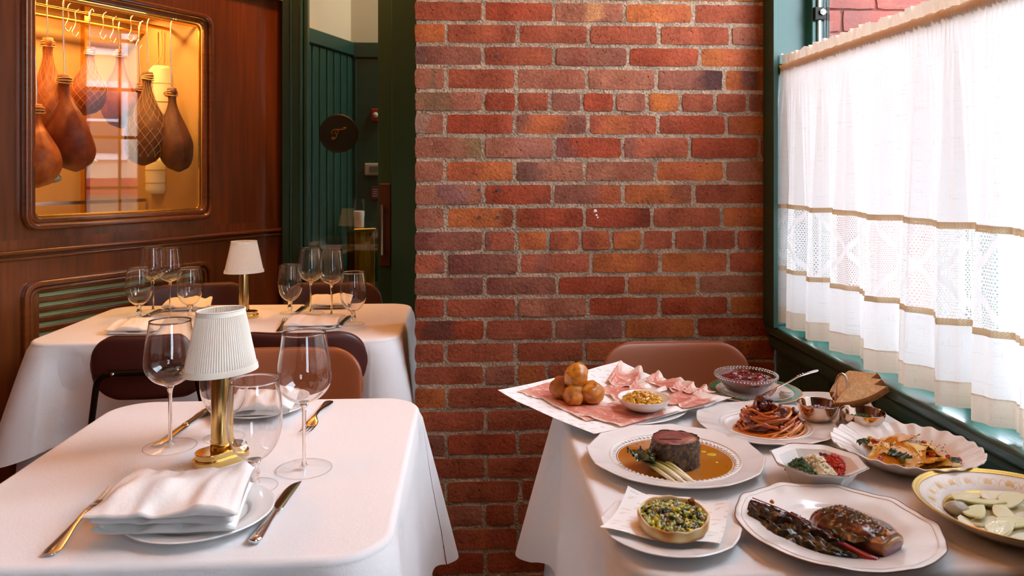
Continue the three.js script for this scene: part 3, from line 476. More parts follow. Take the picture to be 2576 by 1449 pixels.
function table(x0, x1, z0, z1, R, drop, seed, labels) {
  const w = x1 - x0, d = z1 - z0, c = V((x0 + x1) / 2, 0, (z0 + z1) / 2);
  const t = thing('dining_table', labels[0], 'table', c, 0, 'cloth covered dining tables');
  const s = rrect(-w / 2 + 0.006, -d / 2 + 0.006, w / 2 - 0.006, d / 2 - 0.006, R);
  part(t, 'table_top', new THREE.ExtrudeGeometry(s, { depth: 0.024, bevelEnabled: false, curveSegments: 12 }).rotateX(Math.PI / 2).translate(0, TOP - 0.004, 0), tableMat);
  part(t, 'pedestal', cyl(0.035, 0.035, TOP - 0.05, 20, 0, (TOP - 0.03) / 2 + 0.008, 0), darkMetal); part(t, 'foot_plate', lathe([[0.0001, 0.026], [0.04, 0.026], [0.19, 0.012], [0.2, 0.004], [0.2, 0], [0.0001, 0]], 32), darkMetal);
  const under = single('under_cloth', labels[1], 'tablecloth', clothGeo(w, d, R, 0.66, { flare: 0.05, seed: seed + 5, cornerDrop: 0.02, inset: 0.0015, maxX: w / 2 + (x1 > 0.5 ? 0.018 : 9) }), clothMat, V(c.x, TOP - 0.0015, c.z), 0, 'long under cloths');
  const over = single('tablecloth', labels[2], 'tablecloth', clothGeo(w, d, R, drop, { seed, maxX: w / 2 + (x1 > 0.5 ? 0.024 : 9) }), clothMat, V(c.x, TOP, c.z), 0, 'white tablecloths');
  return { t, under, over };
}
table(-0.751, -0.103, -1.717, -1.0, 0.085, 0.3, 3, ['small dining table hidden under the cloth with the brass lamp by the brick wall', 'long white under cloth below the small table set with two places', 'white tablecloth with one pleated lamp, two places and four glasses']);
table(-1.29, -0.207, -2.935, -2.297, 0.085, 0.27, 8, ['wide dining table hidden under the cloth beside the louvred wall', 'long white under cloth showing below the wide table by the louvre', 'white tablecloth on the wide table beside the louvred wood wall']);
table(0.187, 0.86, -1.715, -0.93, 0.085, 0.3, 14, ['dining table hidden under the cloth that carries all the food', 'long white under cloth below the table full of food', 'cream tablecloth under the food dishes by the curtained window']);

// ---------------------------------------------------------------- chairs
const leatherBump = tex(256, (u, v) => fbm(u * 50, v * 50, 50, 6, 4), false);
const leather = (c, more) => mat(c, 0.42, { bumpMap: leatherBump, bumpScale: 0.00018, clearcoat: 0.15, clearcoatRoughness: 0.4, ...more });
const tan = leather('#96532f'), maroon = leather('#4e2420'), bronze = mat('#2b2119', 0.35, { metalness: 0.8 });
function pillow(W, H, R, T, bend, n = 36, m = 18) {
  const half = (x) => { const q = Math.abs(x) - (W / 2 - R); return q <= 0 ? H / 2 : H / 2 - R + Math.sqrt(Math.max(0, R * R - q * q)); };
  const side = (sg) => grid(n, m, (a, b) => { const k = Math.sin((a - 0.5) * Math.PI), l = Math.sin((b - 0.5) * Math.PI), x = k * W / 2, y = l * half(x), e = Math.pow(Math.max(0, 1 - Math.pow(Math.abs(k), 12)), 0.4) * Math.pow(Math.max(0, 1 - Math.pow(Math.abs(l), 10)), 0.4); return V(x, y, sg * T / 2 * e + bend * x * x); }, (a, b, p) => [p.x / 0.2, p.y / 0.2]);
  const back = side(-1); const ix = back.index.array; for (let i = 0; i < ix.length; i += 3) { const t = ix[i]; ix[i] = ix[i + 1]; ix[i + 1] = t; } back.computeVertexNormals();
  return { geo: merge([side(1), back]), edge: (k = 64) => { const pts = []; for (let i = 0; i < k; i++) { const t = i / k * Math.PI * 2, c = Math.cos(t), s = Math.sin(t), x = Math.sign(c) * Math.pow(Math.abs(c), 0.5) * W / 2; const y = Math.abs(s) < 1e-6 ? 0 : Math.sign(s) * half(x) * Math.min(1, Math.pow(Math.abs(s), 0.35) * 1.02); pts.push(V(x * 1.001, y, bend * x * x)); } return pts; } };
}
function chair(label, group, x, z, turn, m, bw = 0.385) {
  const t = thing('dining_chair', label, 'chair', V(x, 0, z), turn, group);
  const seat = pillow(0.42, 0.4, 0.1, 0.045, 0), bk = pillow(bw, 0.18, 0.075, 0.026, 0.9);
  part(t, 'seat', seat.geo.clone().rotateX(-Math.PI / 2).translate(0, 0.455, 0.02), m);
  const b = part(t, 'backrest', bk.geo.clone().rotateX(-0.14).translate(0, 0.696, -0.205), m);
  part(b, 'piping', tube(bk.edge(), 0.0028, 160, 6, true).rotateX(-0.14).translate(0, 0.696, -0.205), m);
  part(t, 'back_frame', bentTube([V(-0.165, 0.44, -0.19), V(-0.125, 0.688, -0.226), V(0.125, 0.688, -0.226), V(0.165, 0.44, -0.19)], 0.0085, 0.035), bronze);
  for (const s of [-1, 1]) { part(t, 'leg', tube([V(s * 0.165, 0.45, -0.19), V(s * 0.185, 0, -0.235)], 0.0085, 8, 10), bronze); part(t, 'leg', tube([V(s * 0.165, 0.435, 0.16), V(s * 0.185, 0, 0.2)], 0.0085, 8, 10), bronze); }
  part(t, 'seat_rail', merge([bentTube([V(-0.165, 0.437, -0.19), V(-0.165, 0.437, 0.165), V(0.165, 0.437, 0.165), V(0.165, 0.437, -0.19)], 0.0085, 0.03), tube([V(-0.165, 0.437, -0.185), V(0.165, 0.437, -0.185)], 0.0085, 6, 8)]), bronze);
  for (const s of [-1, 1]) { const o = part(t, 'screw', ball(0.006, 10, 6), steel); o.position.set(s * 0.085, 0.688, -0.235); }
  return t;
}
{ const c = cam(0.4226, 2.03, 0); chair('tan leather chair between the food table and the brick wall', null, c.x, c.z + 0.2, 0, tan); }
{ const c = cam(-0.569, 1.96, 0); chair('tan leather chair on the far side of the small lamp table', null, c.x, c.z + 0.2, 0, tan); }
{ const c = cam(-0.605, 2.17, 0); chair('dark maroon leather chair back to back with a tan chair', null, c.x, c.z - 0.2, Math.PI, maroon); }
{ const c = cam(-1.0, 2.14, 0), a = Math.PI + 0.12; chair('maroon leather chair with bronze tube showing at the wide table', null, c.x - Math.sin(0.12) * 0.2, c.z - Math.cos(0.12) * 0.2, a, maroon, 0.31); }
{ const c = cam(-0.715, 3.12, 0); chair('maroon leather chair behind the wide table in front of the door', null, c.x, c.z + 0.2, 0, maroon); }
{ const c = cam(-1.2, 3.1, 0); chair('maroon leather chair behind the wide table beside the louvre', null, c.x, c.z + 0.2, 0.25, maroon); }

// ---------------------------------------------------------------- table lamps
const pleat = mat('#f7f1e4', 0.8, { transmission: 0.2, thickness: 0 }), bandMat = mat('#f6efe0', 0.8, { transmission: 0.15, thickness: 0 });
const lampBrass = mat('#dfc07c', 0.17, { metalness: 1 });
function makeLamp(label, pos, turn) {
  const t = thing('table_lamp', label, 'lamp', pos, turn, 'brass table lamps with pleated shades');
  const st = (r, h) => { const s = new THREE.Shape(), L = 0.019; s.absarc(L, 0, r, -Math.PI / 2, Math.PI / 2, false); s.absarc(-L, 0, r, Math.PI / 2, Math.PI * 1.5, false); return new THREE.ExtrudeGeometry(s, { depth: h - 0.003, bevelEnabled: true, bevelSize: 0.0015, bevelThickness: 0.0015, bevelOffset: -0.0015, bevelSegments: 3, curveSegments: 28 }).rotateX(-Math.PI / 2).translate(0, 0.0015, 0); };
  const base = part(t, 'base', st(0.029, 0.012), lampBrass); part(base, 'base_step', st(0.0255, 0.011).translate(0, 0.0118, 0), lampBrass);
  part(t, 'column', lathe([[0.0001, 0.022], [0.0175, 0.022], [0.0175, 0.036], [0.0163, 0.0365], [0.0163, 0.168], [0.006, 0.169], [0.006, 0.235], [0.0001, 0.236]], 40), lampBrass);
  const y0 = 0.156, y1 = 0.259, el = (a, b, y, k, off = 0) => { const th = k * Math.PI * 2; return V(Math.cos(th) * (a + off), y, Math.sin(th) * (b + off)); };
  const np = 84;
  const sh = part(t, 'shade', grid(np * 8, 5, (k, v) => el(mix(0.0635, 0.041, v), mix(0.0475, 0.0305, v), mix(y0, y1, v), k, 0.0009 * Math.sin(k * Math.PI * 2 * np) + 0.0003 * n3(k * 300, v * 3, 1)), null, true), pleat, 'cream pleated fabric shade');
  part(sh, 'trim_band', grid(120, 2, (k, v) => el(mix(0.0645, 0.063, v), mix(0.0485, 0.047, v), mix(y0 - 0.002, y0 + 0.0085, v), k, 0.0014), null, true), bandMat); part(sh, 'trim_band', grid(120, 2, (k, v) => el(mix(0.0423, 0.0414, v), mix(0.0318, 0.0309, v), mix(y1 - 0.008, y1 + 0.001, v), k, 0.001), null, true), bandMat);
  part(sh, 'shade_ring', merge([tube(Array.from({ length: 32 }, (_, i) => el(0.042, 0.0314, y1, i / 32)), 0.0014, 96, 6, true), tube([V(-0.041, y1 - 0.004, 0), V(0, y1 - 0.012, 0), V(0.041, y1 - 0.004, 0)], 0.001, 16, 6)]), bandMat);
  part(t, 'bulb', lathe([[0.0001, 0.215], [0.012, 0.212], [0.014, 0.2], [0.008, 0.185], [0.007, 0.162]], 20), mat('#efe9dc', 0.4));
  return t;
}
{ const p = onY(556, 1160, TOP); makeLamp('brass lamp with cream pleated shade on the small table for two', V(p.x, TOP, p.z), 0.85); const q = onY(614, 800, TOP); makeLamp('brass lamp with pleated shade on the wide table by the wood wall', V(q.x, TOP, q.z), 0.5); }

// ---------------------------------------------------------------- glasses
const bowlGlass = mat('#ffffff', 0.0, { transmission: 1, thickness: 0.001, ior: 1.5 }), solidGlass = mat('#ffffff', 0.0, { transmission: 1, thickness: 0.005, ior: 1.5 }), footGlass = mat('#ffffff', 0.0, { transmission: 1, thickness: 0, ior: 1.5, specularIntensity: 0.4 });
function spline(pts, n) { const c = new THREE.SplineCurve(pts.map((p) => new THREE.Vector2(p[0], p[1]))); return c.getPoints(n).map((p) => [Math.max(1e-4, p.x), p.y]); }
const shell = (pts, t = 0.001) => lathe([...pts, ...pts.map(([r, y], i) => { const a = pts[Math.max(0, i - 1)], b = pts[Math.min(pts.length - 1, i + 1)], l = Math.hypot(b[0] - a[0], b[1] - a[1]); return [Math.max(1e-4, r - (b[1] - a[1]) / l * t), y + (i === pts.length - 1 ? 0 : (b[0] - a[0]) / l * t)]; }).reverse()], 64);
function makeWine() {
  const g = new THREE.Group(); g.name = 'wine_glass';
  part(g, 'bowl', shell(spline([[0.0004, 0.1085], [0.014, 0.1125], [0.030, 0.122], [0.0415, 0.137], [0.0445, 0.153], [0.0425, 0.178], [0.0385, 0.205], [0.0352, 0.2275]], 40)), bowlGlass);
  part(g, 'rim', new THREE.TorusGeometry(0.0352, 0.0006, 8, 64).rotateX(Math.PI / 2).translate(0, 0.2275, 0), solidGlass);
  part(g, 'stem', lathe([[1e-4, 0.1095], [0.009, 0.1105], [0.005, 0.104], [0.0034, 0.095], [0.003, 0.06], [0.0031, 0.02], [0.0045, 0.008], [0.008, 0.0055], [1e-4, 0.0052]], 24), solidGlass);
  part(g, 'foot', lathe([[1e-4, 0.006], [0.012, 0.0042], [0.03, 0.0022], [0.0445, 0.0014], [0.0455, 0.0006]], 56), footGlass); part(g, 'foot_rim', new THREE.TorusGeometry(0.0452, 0.0006, 6, 72).rotateX(Math.PI / 2).translate(0, 0.0009, 0), solidGlass);
  return g;
}
function makeGoblet() {
  const g = new THREE.Group(); g.name = 'water_goblet';
  part(g, 'bowl', shell(spline([[0.0004, 0.0405], [0.012, 0.0435], [0.027, 0.055], [0.038, 0.075], [0.0425, 0.098], [0.0418, 0.125], [0.0392, 0.15], [0.0368, 0.168]], 40)), bowlGlass);
  part(g, 'rim', new THREE.TorusGeometry(0.0368, 0.0006, 8, 64).rotateX(Math.PI / 2).translate(0, 0.168, 0), solidGlass);
  part(g, 'stem', lathe([[1e-4, 0.0415], [0.011, 0.0425], [0.0075, 0.036], [0.0062, 0.03], [0.0088, 0.022], [0.0088, 0.018], [0.0062, 0.012], [0.0085, 0.0065], [1e-4, 0.006]], 24), solidGlass);
  part(g, 'foot', lathe([[1e-4, 0.007], [0.012, 0.005], [0.026, 0.0022], [0.0345, 0.0014], [0.0355, 0.0006]], 56), footGlass); part(g, 'foot_rim', new THREE.TorusGeometry(0.0352, 0.0006, 6, 72).rotateX(Math.PI / 2).translate(0, 0.0009, 0), solidGlass);
  return g;
}
const wine0 = makeWine(), gob0 = makeGoblet();
function glass(src, cat, label, u, v, group, k = 1) { const p = onY(u, v, TOP), o = src.clone(); o.name = numbered(src.name); o.position.set(p.x, TOP + 0.0008, p.z); o.scale.setScalar(k); scene.add(o); return tag(o, label, cat, group); }
glass(wine0, 'glass', 'tall wine glass on the lamp side nearest the wood wall, small table', 428, 1125, 'wine glasses on the small table');
glass(wine0, 'glass', 'tall wine glass beside the fork and brick wall end, small table', 765, 1181, 'wine glasses on the small table');
glass(gob0, 'glass', 'short stemmed water goblet in front of the lamp beside the napkin', 640, 1226, 'water goblets on the small table');
glass(gob0, 'glass', 'short stemmed water goblet half hidden behind the lamp column', 563, 1103, 'water goblets on the small table');
for (const [src, u, v, l] of [[gob0, 350, 800, 'goblet at the napkin corner, louvre end of the wide table'], [wine0, 385, 784, 'tall wine glass at the louvre end, nearer the goblet'], [wine0, 428, 789, 'tall wine glass at the louvre end, nearer the lamp'], [gob0, 478, 800, 'goblet beside the lamp at the louvre end of the wide table'], [gob0, 730, 788, 'goblet between the lamp and the knife, door end of the wide table'], [wine0, 782, 789, 'tall wine glass in front of the napkin, door end of the wide table'], [wine0, 834, 796, 'tall wine glass beside the goblet, door end of the wide table'], [gob0, 889, 816, 'goblet standing at the front napkin, door end of the wide table']]) glass(src, 'glass', l, u, v, 'glasses on the wide table');

// ---------------------------------------------------------------- cutlery
const silver = mat('#e2e2e2', 0.14, { metalness: 1 });
const lay = (o, a, b, lift = 0.001) => { o.position.set(a.x, TOP + lift, a.z); o.rotation.y = Math.atan2(-(b.z - a.z), b.x - a.x); return o; };
function makeKnife() {
  const g = new THREE.Group(); g.name = 'table_knife';
  part(g, 'handle', sweep([[0, 0.005, 0, 0.004, 0.003], [0.003, 0.005, 0, 0.008, 0.0048], [0.01, 0.005, 0, 0.0098, 0.005], [0.03, 0.005, 0, 0.0088, 0.0046], [0.06, 0.005, 0, 0.0068, 0.0042], [0.085, 0.005, 0, 0.0062, 0.004], [0.089, 0.005, 0, 0.0078, 0.0046], [0.094, 0.005, 0, 0.0074, 0.0044], [0.098, 0.005, 0, 0.006, 0.003]], 16), silver);
  const n = 14, st = []; for (let i = 0; i <= n; i++) { const t = i / n, w = t < 0.62 ? 0.0092 : 0.0092 * Math.sqrt(Math.max(0.002, 1 - Math.pow((t - 0.62) / 0.38, 2))); st.push([0.097 + t * 0.108, 0.005 - 0.0018 * t, (0.0092 - w) * 0.9, w, 0.0011 * (1 - 0.5 * t)]); }
  part(g, 'blade', sweep(st, 10), silver);
  part(g, 'ornament', merge([-1, 1].map((s) => tube([V(0.012, 0.0095, 0), V(0.03, 0.0093, s * 0.0045), V(0.06, 0.0088, s * 0.003), V(0.086, 0.0088, s * 0.0025)], 0.0007, 16, 5))), silver);
  return g;
}
function makeFork() {
  const g = new THREE.Group(); g.name = 'dinner_fork';
  part(g, 'handle', sweep([[0, 0.003, 0, 0.004, 0.001], [0.003, 0.003, 0, 0.0088, 0.0016], [0.014, 0.003, 0, 0.0108, 0.0019], [0.035, 0.0045, 0, 0.0085, 0.0018], [0.07, 0.0085, 0, 0.0045, 0.0018], [0.1, 0.011, 0, 0.0034, 0.002], [0.125, 0.0105, 0, 0.0036, 0.0019], [0.138, 0.008, 0, 0.008, 0.0014], [0.146, 0.006, 0, 0.0115, 0.0011], [0.162, 0.0035, 0, 0.0122, 0.001], [0.166, 0.0033, 0, 0.0118, 0.0009]], 14), silver);
  for (const z of [-0.0102, -0.0034, 0.0034, 0.0102]) part(g, 'tine', sweep([[0.16, 0.0035, z, 0.0017, 0.0008], [0.175, 0.0032, z * 0.98, 0.0015, 0.0008], [0.195, 0.0045, z * 0.95, 0.0012, 0.0008], [0.21, 0.0075, z * 0.92, 0.0006, 0.0005]], 8), silver);
  return g;
}
const knife0 = makeKnife(), fork0 = makeFork();
function cut(src, label, cat, a, b, group) { const o = src.clone(); o.name = numbered(src.name); scene.add(o); lay(o, onY(...a, TOP), onY(...b, TOP)); return tag(o, label, cat, group); }
cut(knife0, 'silver table knife with bead shoulder beside the front napkin plate', 'knife', [637, 1374], [741, 1224], 'knives');
cut(fork0, 'silver dinner fork under the edge of the front napkin', 'fork', [120, 1404], [285, 1240], 'forks');
cut(knife0, 'silver table knife pointing at the tall glass, far place of the small table', 'knife', [522, 1039], [450, 1088], 'knives');
cut(fork0, 'silver dinner fork lying tines forward near the table corner', 'fork', [829, 1013], [797, 1055], 'forks');
cut(knife0, 'silver knife beside the far napkin at the door end, wide table', 'knife', [781, 763], [752, 784], 'knives');
cut(knife0, 'silver knife beside the front napkin at the goblet foot, wide table', 'knife', [852, 826], [882, 795], 'knives');
cut(fork0, 'silver fork with tines up beside the front napkin, wide table', 'fork', [702, 838], [720, 806], 'forks');
cut(knife0, 'silver knife at the louvre end napkin, wide table', 'knife', [404, 784], [372, 797], 'knives');

// ---------------------------------------------------------------- plates and folded napkins
const china = mat('#f4f2ee', 0.16, { clearcoat: 0.6, clearcoatRoughness: 0.08 });
function plateGeo(R, h, { well = 0.62, foot = 0.5, wave = 0, n = 0, kind = 'soft', flat = 0.0, thick = 0.0035, seg = 160 } = {}) {
  const w = R * well, top = [[0.0005, 0.0045], [w * 0.55, 0.0045], [w * 0.9, 0.0052], [w, 0.0085], [w + 0.004, 0.0105], [mix(w, R, 0.4), mix(0.0115, h, 0.45) - flat], [mix(w, R, 0.8), mix(0.011, h, 0.85) - flat * 0.5], [R - 0.002, h], [R, h - 0.0012]];
  const bot = [[R - 0.003, h - thick], [mix(w, R, 0.5), mix(0.008, h, 0.5) - thick], [w, 0.004], [R * foot + 0.002, 0.0022], [R * foot, 0], [R * foot - 0.003, 0], [R * foot - 0.005, 0.002], [0.0005, 0.002]];
  const prof = [...top, ...bot], pts = [];
  const sp = spline(top, 40), all = [...sp, ...bot]; void prof; void pts;
  return grid(seg, all.length - 1, (a, b) => {
    const p = all[Math.round(b * (all.length - 1))], th = -a * Math.PI * 2; let k = 1, dy = 0;
    if (n) { const e = smooth(w * 1.02, R, p[0]), ph = th * n / 2, c = kind === 'bracket' ? 1.4 * Math.pow(Math.abs(Math.cos(ph)), 14) - 0.55 * Math.pow(Math.abs(Math.sin(ph)), 6) * 0 + 0.35 * Math.cos(ph * 2) : kind === 'rib' ? Math.sin(ph * 2 + p[0] * 60) : Math.cos(ph * 2) + 0.35 * Math.cos(ph * 4); k = 1 + wave * c * e; dy = (kind === 'rib' ? 0.0016 * c : 0.0012 * c * (kind === 'soft' ? 1 : 0.5)) * e * (p[0] > w ? 1 : 0); }
    return V(Math.cos(th) * p[0] * k, p[1] + dy, Math.sin(th) * p[0] * k);
  }, null, true);
}
function napkin(name, label, quad, y, group, layers = 2, seed = 1, amp = 0.004) {
  const [a, b, c, d] = quad, q = (w, z, off = V(0, 0, 0)) => a.clone().lerp(b, w).lerp(d.clone().lerp(c, w), z).add(off);   // a,b front left/right; d,c back left/right
  const g = [], r = 0.0052;
  for (let L = 0; L < layers; L++) {
    const yb = y + L * (2 * r + 0.001), w0 = L === layers - 1 ? -0.0 : 0.03 + 0.03 * hash(L, 2, seed), w1 = L === layers - 1 ? 1.0 : 0.985 - 0.05 * hash(L, 3, seed), fr = L === layers - 1 ? 0 : -0.03 - 0.02 * hash(L, 5, seed);
    g.push(grid(60, 40, (u, v) => {
      // once round: under side from the back to the front fold, then the upper side back again
      let z, h; if (v < 0.35) { z = 1 - v / 0.35; h = 0; } else if (v < 0.65) { const t = (v - 0.35) / 0.3 * Math.PI; z = -Math.sin(t) * 0.035; h = (1 - Math.cos(t)) / 2; } else { z = (v - 0.65) / 0.35; h = 1; }
      const w = mix(w0, w1, u), wav = amp * (n3(w * 5 + seed, z * 2.2, L + seed, 3) + 0.5 * n3(w * 11, z * 3, seed + L)) * (0.35 + L * 0.6) * (0.3 + 0.7 * h), puff = 0.0022 * Math.sin(Math.PI * clamp(z)) * h;
      const e = Math.min(u, 1 - u), roll = smooth(0, 0.05, e), hh = mix(0.5, h, 0.35 + 0.65 * roll);
      const p = q(w, z - fr + 0.012 * n3(w * 4, L, seed + 2)); p.y = yb + hh * 2 * r * (0.8 + 0.5 * n3(w * 6, 1, seed + L)) + wav + puff + r * 0.15; return p;
    }, (u, v) => [u * 1.6, v * 2.6]));
  }
  return single(name, label, 'napkin', merge(g), napkinMat, null, 0, group);
}
{
  const p = cam(-0.445, 1.105, TOP), pl = thing('side_plate', 'white side plate under the front folded napkin', 'plate', V(p.x, TOP + 0.0008, p.z), 0, 'side plates under napkins');
  part(pl, 'dish', plateGeo(0.103, 0.015, { well: 0.66 }), china);
  const Y = TOP + 0.03;
  napkin('folded_napkin', 'thickly folded white napkin on the front side plate', [onY(208, 1335, Y - 0.006), onY(598, 1330, Y - 0.006), onY(640, 1204, Y), onY(338, 1212, Y)], TOP + 0.0175, 'folded napkins', 3, 4, 0.005);
  const p2 = cam(-0.525, 1.615, TOP), pl2 = copyOf(pl, 'white side plate under the napkin at the far place of the small table', V(p2.x, TOP + 0.0008, p2.z)); void pl2;
  const Y2 = TOP + 0.02; napkin('folded_napkin', 'folded white napkin behind the lamp on the small table', [onY(560, 1046, Y2), onY(735, 1040, Y2), onY(752, 1002, Y2), onY(590, 998, Y2)], TOP + 0.0165, 'folded napkins', 2, 9, 0.004);
  for (const [qd, l, s] of [[[[262, 836], [385, 836], [415, 809], [300, 811]], 'crisp white napkin at the chair side, louvre end of the wide table', 11], [[[405, 778], [530, 776], [535, 755], [425, 758]], 'folded napkin at the far side, louvre end of the wide table', 12], [[[714, 824], [848, 822], [855, 800], [735, 803]], 'folded napkin at the front, door end of the wide table', 13], [[[778, 772], [880, 770], [888, 746], [785, 748]], 'folded napkin at the far side, door end of the wide table', 14]]) napkin('folded_napkin', l, qd.map((k) => onY(k[0], k[1], TOP + 0.01)), TOP + 0.002, 'folded napkins', 2, s, 0.002);
}

// ---------------------------------------------------------------- curtain
{
  const linen = tex(1024, (u, v) => { const a = vn(u * 8, v * 260, 260, 3), b = vn(u * 260, v * 8, 260, 5), s = Math.max(0, a - 0.84) * 0.8 + Math.max(0, b - 0.87) * 0.7, f = 0.04 * (vn(u * 500, v * 500, 500, 9) - 0.5); return [1 - s * 0.5 + f, 1 - s * 0.55 + f, 1 - s * 0.66 + f]; });
  const sheer = mat('#f8fafc', 1, { map: linen, transmission: 0.2, thickness: 0, specularIntensity: 0 }), double = mat('#f2e9da', 1, { map: linen, transmission: 0.13, thickness: 0, specularIntensity: 0 });
  const tapeTex = tex(128, (u, v) => { const k = 0.82 + 0.18 * Math.abs(Math.sin(u * Math.PI * 16 + 1.5 * Math.sin(v * Math.PI * 4))); return [0.95 * k, 0.86 * k, 0.72 * k]; });
  const tape = mat('#ffffff', 1, { map: tapeTex, transmission: 0.2, thickness: 0, specularIntensity: 0 });
  const laceA = tex(1024, (u, v) => {
    const X = u * 2, Y = v, du = Math.abs(((X + Y) % 1) - 0.5), dv = Math.abs(((X - Y + 2) % 1) - 0.5), rib = Math.min(du, dv);
    if (rib < 0.05) return 1; if (rib < 0.085) { const k = (X * 40 % 1 - 0.5) ** 2 + (Y * 40 % 1 - 0.5) ** 2; return k < 0.06 ? 0 : 1; }
    const cx = Math.floor((X + Y)), cy = Math.floor((X - Y + 2)), dense = hash(cx & 1, cy & 1, 3) < 0.5 ? 30 : 40, gx = X * dense, gy = Y * dense, row = Math.floor(gy), fx = ((gx + (row & 1) * 0.5) % 1) - 0.5, fy = (gy % 1) - 0.5;
    return fx * fx * 1.0 + fy * fy * 1.5 < 0.06 ? 0 : 1;
  }, false);
  const lace = mat('#f6f8fa', 1, { transmission: 0.2, thickness: 0, specularIntensity: 0, alphaMap: laceA, alphaTest: 0.5 });
  const Z0 = -2.262, Z1 = -0.78, XC = 0.934, RY = 1.541;
  const ph = (s) => s * 46 + 2.4 * n3(s * 3.1, 0.5, 2, 7) + 1.2 * n3(s * 7.3, 0.5, 3, 8);
  const fold = (s) => { const p = ph(s), f = Math.sin(p); return 0.75 * Math.sign(f) * Math.pow(Math.abs(f), 0.7) + 0.3 * Math.sin(2 * p + 1.1) + 0.18 * Math.sin(5.3 * p); };
  const at = (s, y, off = 0) => { const t = smooth(RY, RY - 0.16, y), low = smooth(RY, 0.8, y), drift = s + 0.012 * (1 - low) * Math.sin(s * 17), top = 0.004 * Math.sin(s * 420 + 3 * n3(s * 30, 1, 1)) * (1 - t); return V(XC - 0.006 + (0.007 * t + 0.019 * low) * fold(drift) + top - off, y + 0.004 * low * Math.sin(ph(s) * 0.5), Z0 + s + 0.007 * low * Math.cos(ph(s)) - 0.02 * low * smooth(0.12, 0, s)); };
  const N = 900, len = Z1 - Z0, strip = (y0, y1, rows, off = 0, us = 0.28, vs = 0.28) => grid(N, rows, (a, b) => at(a * len, mix(y0, y1, b), off), (a, b) => [a * len * 1.18 / us, mix(y0, y1, b) / vs]);
  const c = thing('cafe_curtain', 'white linen cafe curtain with lace band gathered on the window rod', 'curtain');
  part(c, 'upper_panel', strip(1.135, RY - 0.004, 26), sheer); const lb = part(c, 'lace_band', grid(N, 12, (a, b) => at(a * len, mix(0.95, 1.135, b)), (a, b) => [a * len * 1.18 / 0.24, b]), lace, 'white lace with diamond pattern'); void lb;
  part(c, 'tape', strip(1.127, 1.14, 2, 0.0012, 0.05, 0.012), tape, 'tan woven tape'); part(c, 'tape', strip(0.944, 0.957, 2, 0.0012, 0.05, 0.012), tape, 'tan woven tape');
  part(c, 'lower_panel', strip(0.836, 0.95, 8), sheer); part(c, 'hem', strip(0.789, 0.838, 4, 0.0008), double);
  const ruff = (s) => 0.5 * Math.sin(s * 300 + 5 * n3(s * 25, 2, 4)) + 0.5 * Math.sin(s * 130 + 4 * n3(s * 12, 3, 1));
  part(c, 'rod_pocket', grid(N * 2, 10, (a, b) => { const s = a * len, th = b * Math.PI * 2, r = 0.0125 + 0.0022 * ruff(s) + 0.0014 * Math.sin(s * 700); return V(XC + Math.cos(th) * r, RY + Math.sin(th) * r, Z0 + s); }, (a, b) => [a * len / 0.2, b * 0.3]), double);
  part(c, 'heading', grid(N * 2, 5, (a, b) => { const s = a * len; return V(XC + 0.006 * ruff(s) * (0.3 + b), RY + 0.008 + b * (0.034 + 0.004 * n3(s * 40, 1, 5)), Z0 + s + 0.003 * b * Math.cos(s * 300)); }, (a, b) => [a * len / 0.2, b * 0.2]), double);
  const rod = thing('curtain_rod', 'brass cafe curtain rod with round end socket on the window jamb', 'curtain rod');
  part(rod, 'rod', cyl(0.0085, 0.0085, len + 0.03, 16).rotateX(Math.PI / 2).translate(XC, RY, (Z0 + Z1) / 2 - 0.004), brass);
  part(rod, 'socket', lathe([[0.009, 0], [0.0165, 0], [0.0165, 0.004], [0.0135, 0.006], [0.0135, 0.011], [0.015, 0.013], [0.0125, 0.016], [0.009, 0.016]], 28).rotateX(Math.PI / 2).translate(XC, RY, WALL + 0.046), brass);
  part(rod, 'socket', lathe([[0.009, 0], [0.0165, 0], [0.0165, 0.004], [0.0135, 0.006], [0.009, 0.016]], 28).rotateX(-Math.PI / 2).translate(XC, RY, -0.75), brass);
}

// ---------------------------------------------------------------- the food table: plates
const dishAt = (X, zc, y = TOP + 0.0008) => cam(X, zc, y);
function topY(R, h, { well = 0.62, flat = 0 } = {}) { const w = R * well, sp = spline([[0.0005, 0.0045], [w * 0.55, 0.0045], [w * 0.9, 0.0052], [w, 0.0085], [w + 0.004, 0.0105], [mix(w, R, 0.4), mix(0.0115, h, 0.45) - flat], [mix(w, R, 0.8), mix(0.011, h, 0.85) - flat * 0.5], [R - 0.002, h]], 60); return (r) => { for (let i = 1; i < sp.length; i++) if (sp[i][0] >= r) return mix(sp[i - 1][1], sp[i][1], clamp((r - sp[i - 1][0]) / (sp[i][0] - sp[i - 1][0] + 1e-9))); return h; }; }
const annulus = (r0, r1, yf, lift = 0.0005, rep = 1, seg = 120) => grid(seg, 6, (a, b) => { const r = mix(r0, r1, b), th = -a * Math.PI * 2; return V(Math.cos(th) * r, yf(r) + lift, Math.sin(th) * r); }, (a, b) => [a * rep, b], true);
const liquid = (c, more = {}) => mat(c, 0.06, { clearcoat: 1, clearcoatRoughness: 0.02, ...more });
const lampkin = (n, fn) => { const l = []; for (let i = 0; i < n; i++) l.push(fn(i)); return mergeTinted(l); };
const tinted = (rough = 0.4, more = {}) => mat('#ffffff', rough, { vertexColors: true, ...more });
function puddle(rx, rz, h, seed, amp = 0.12) { return grid(48, 6, (a, b) => { const th = -a * Math.PI * 2, k = 1 + amp * n3(Math.cos(th) * 2 + seed, Math.sin(th) * 2, seed), r = Math.sin(b * Math.PI / 2); return V(Math.cos(th) * rx * k * r, h * Math.cos(b * Math.PI / 2), Math.sin(th) * rz * k * r); }, null, true); }
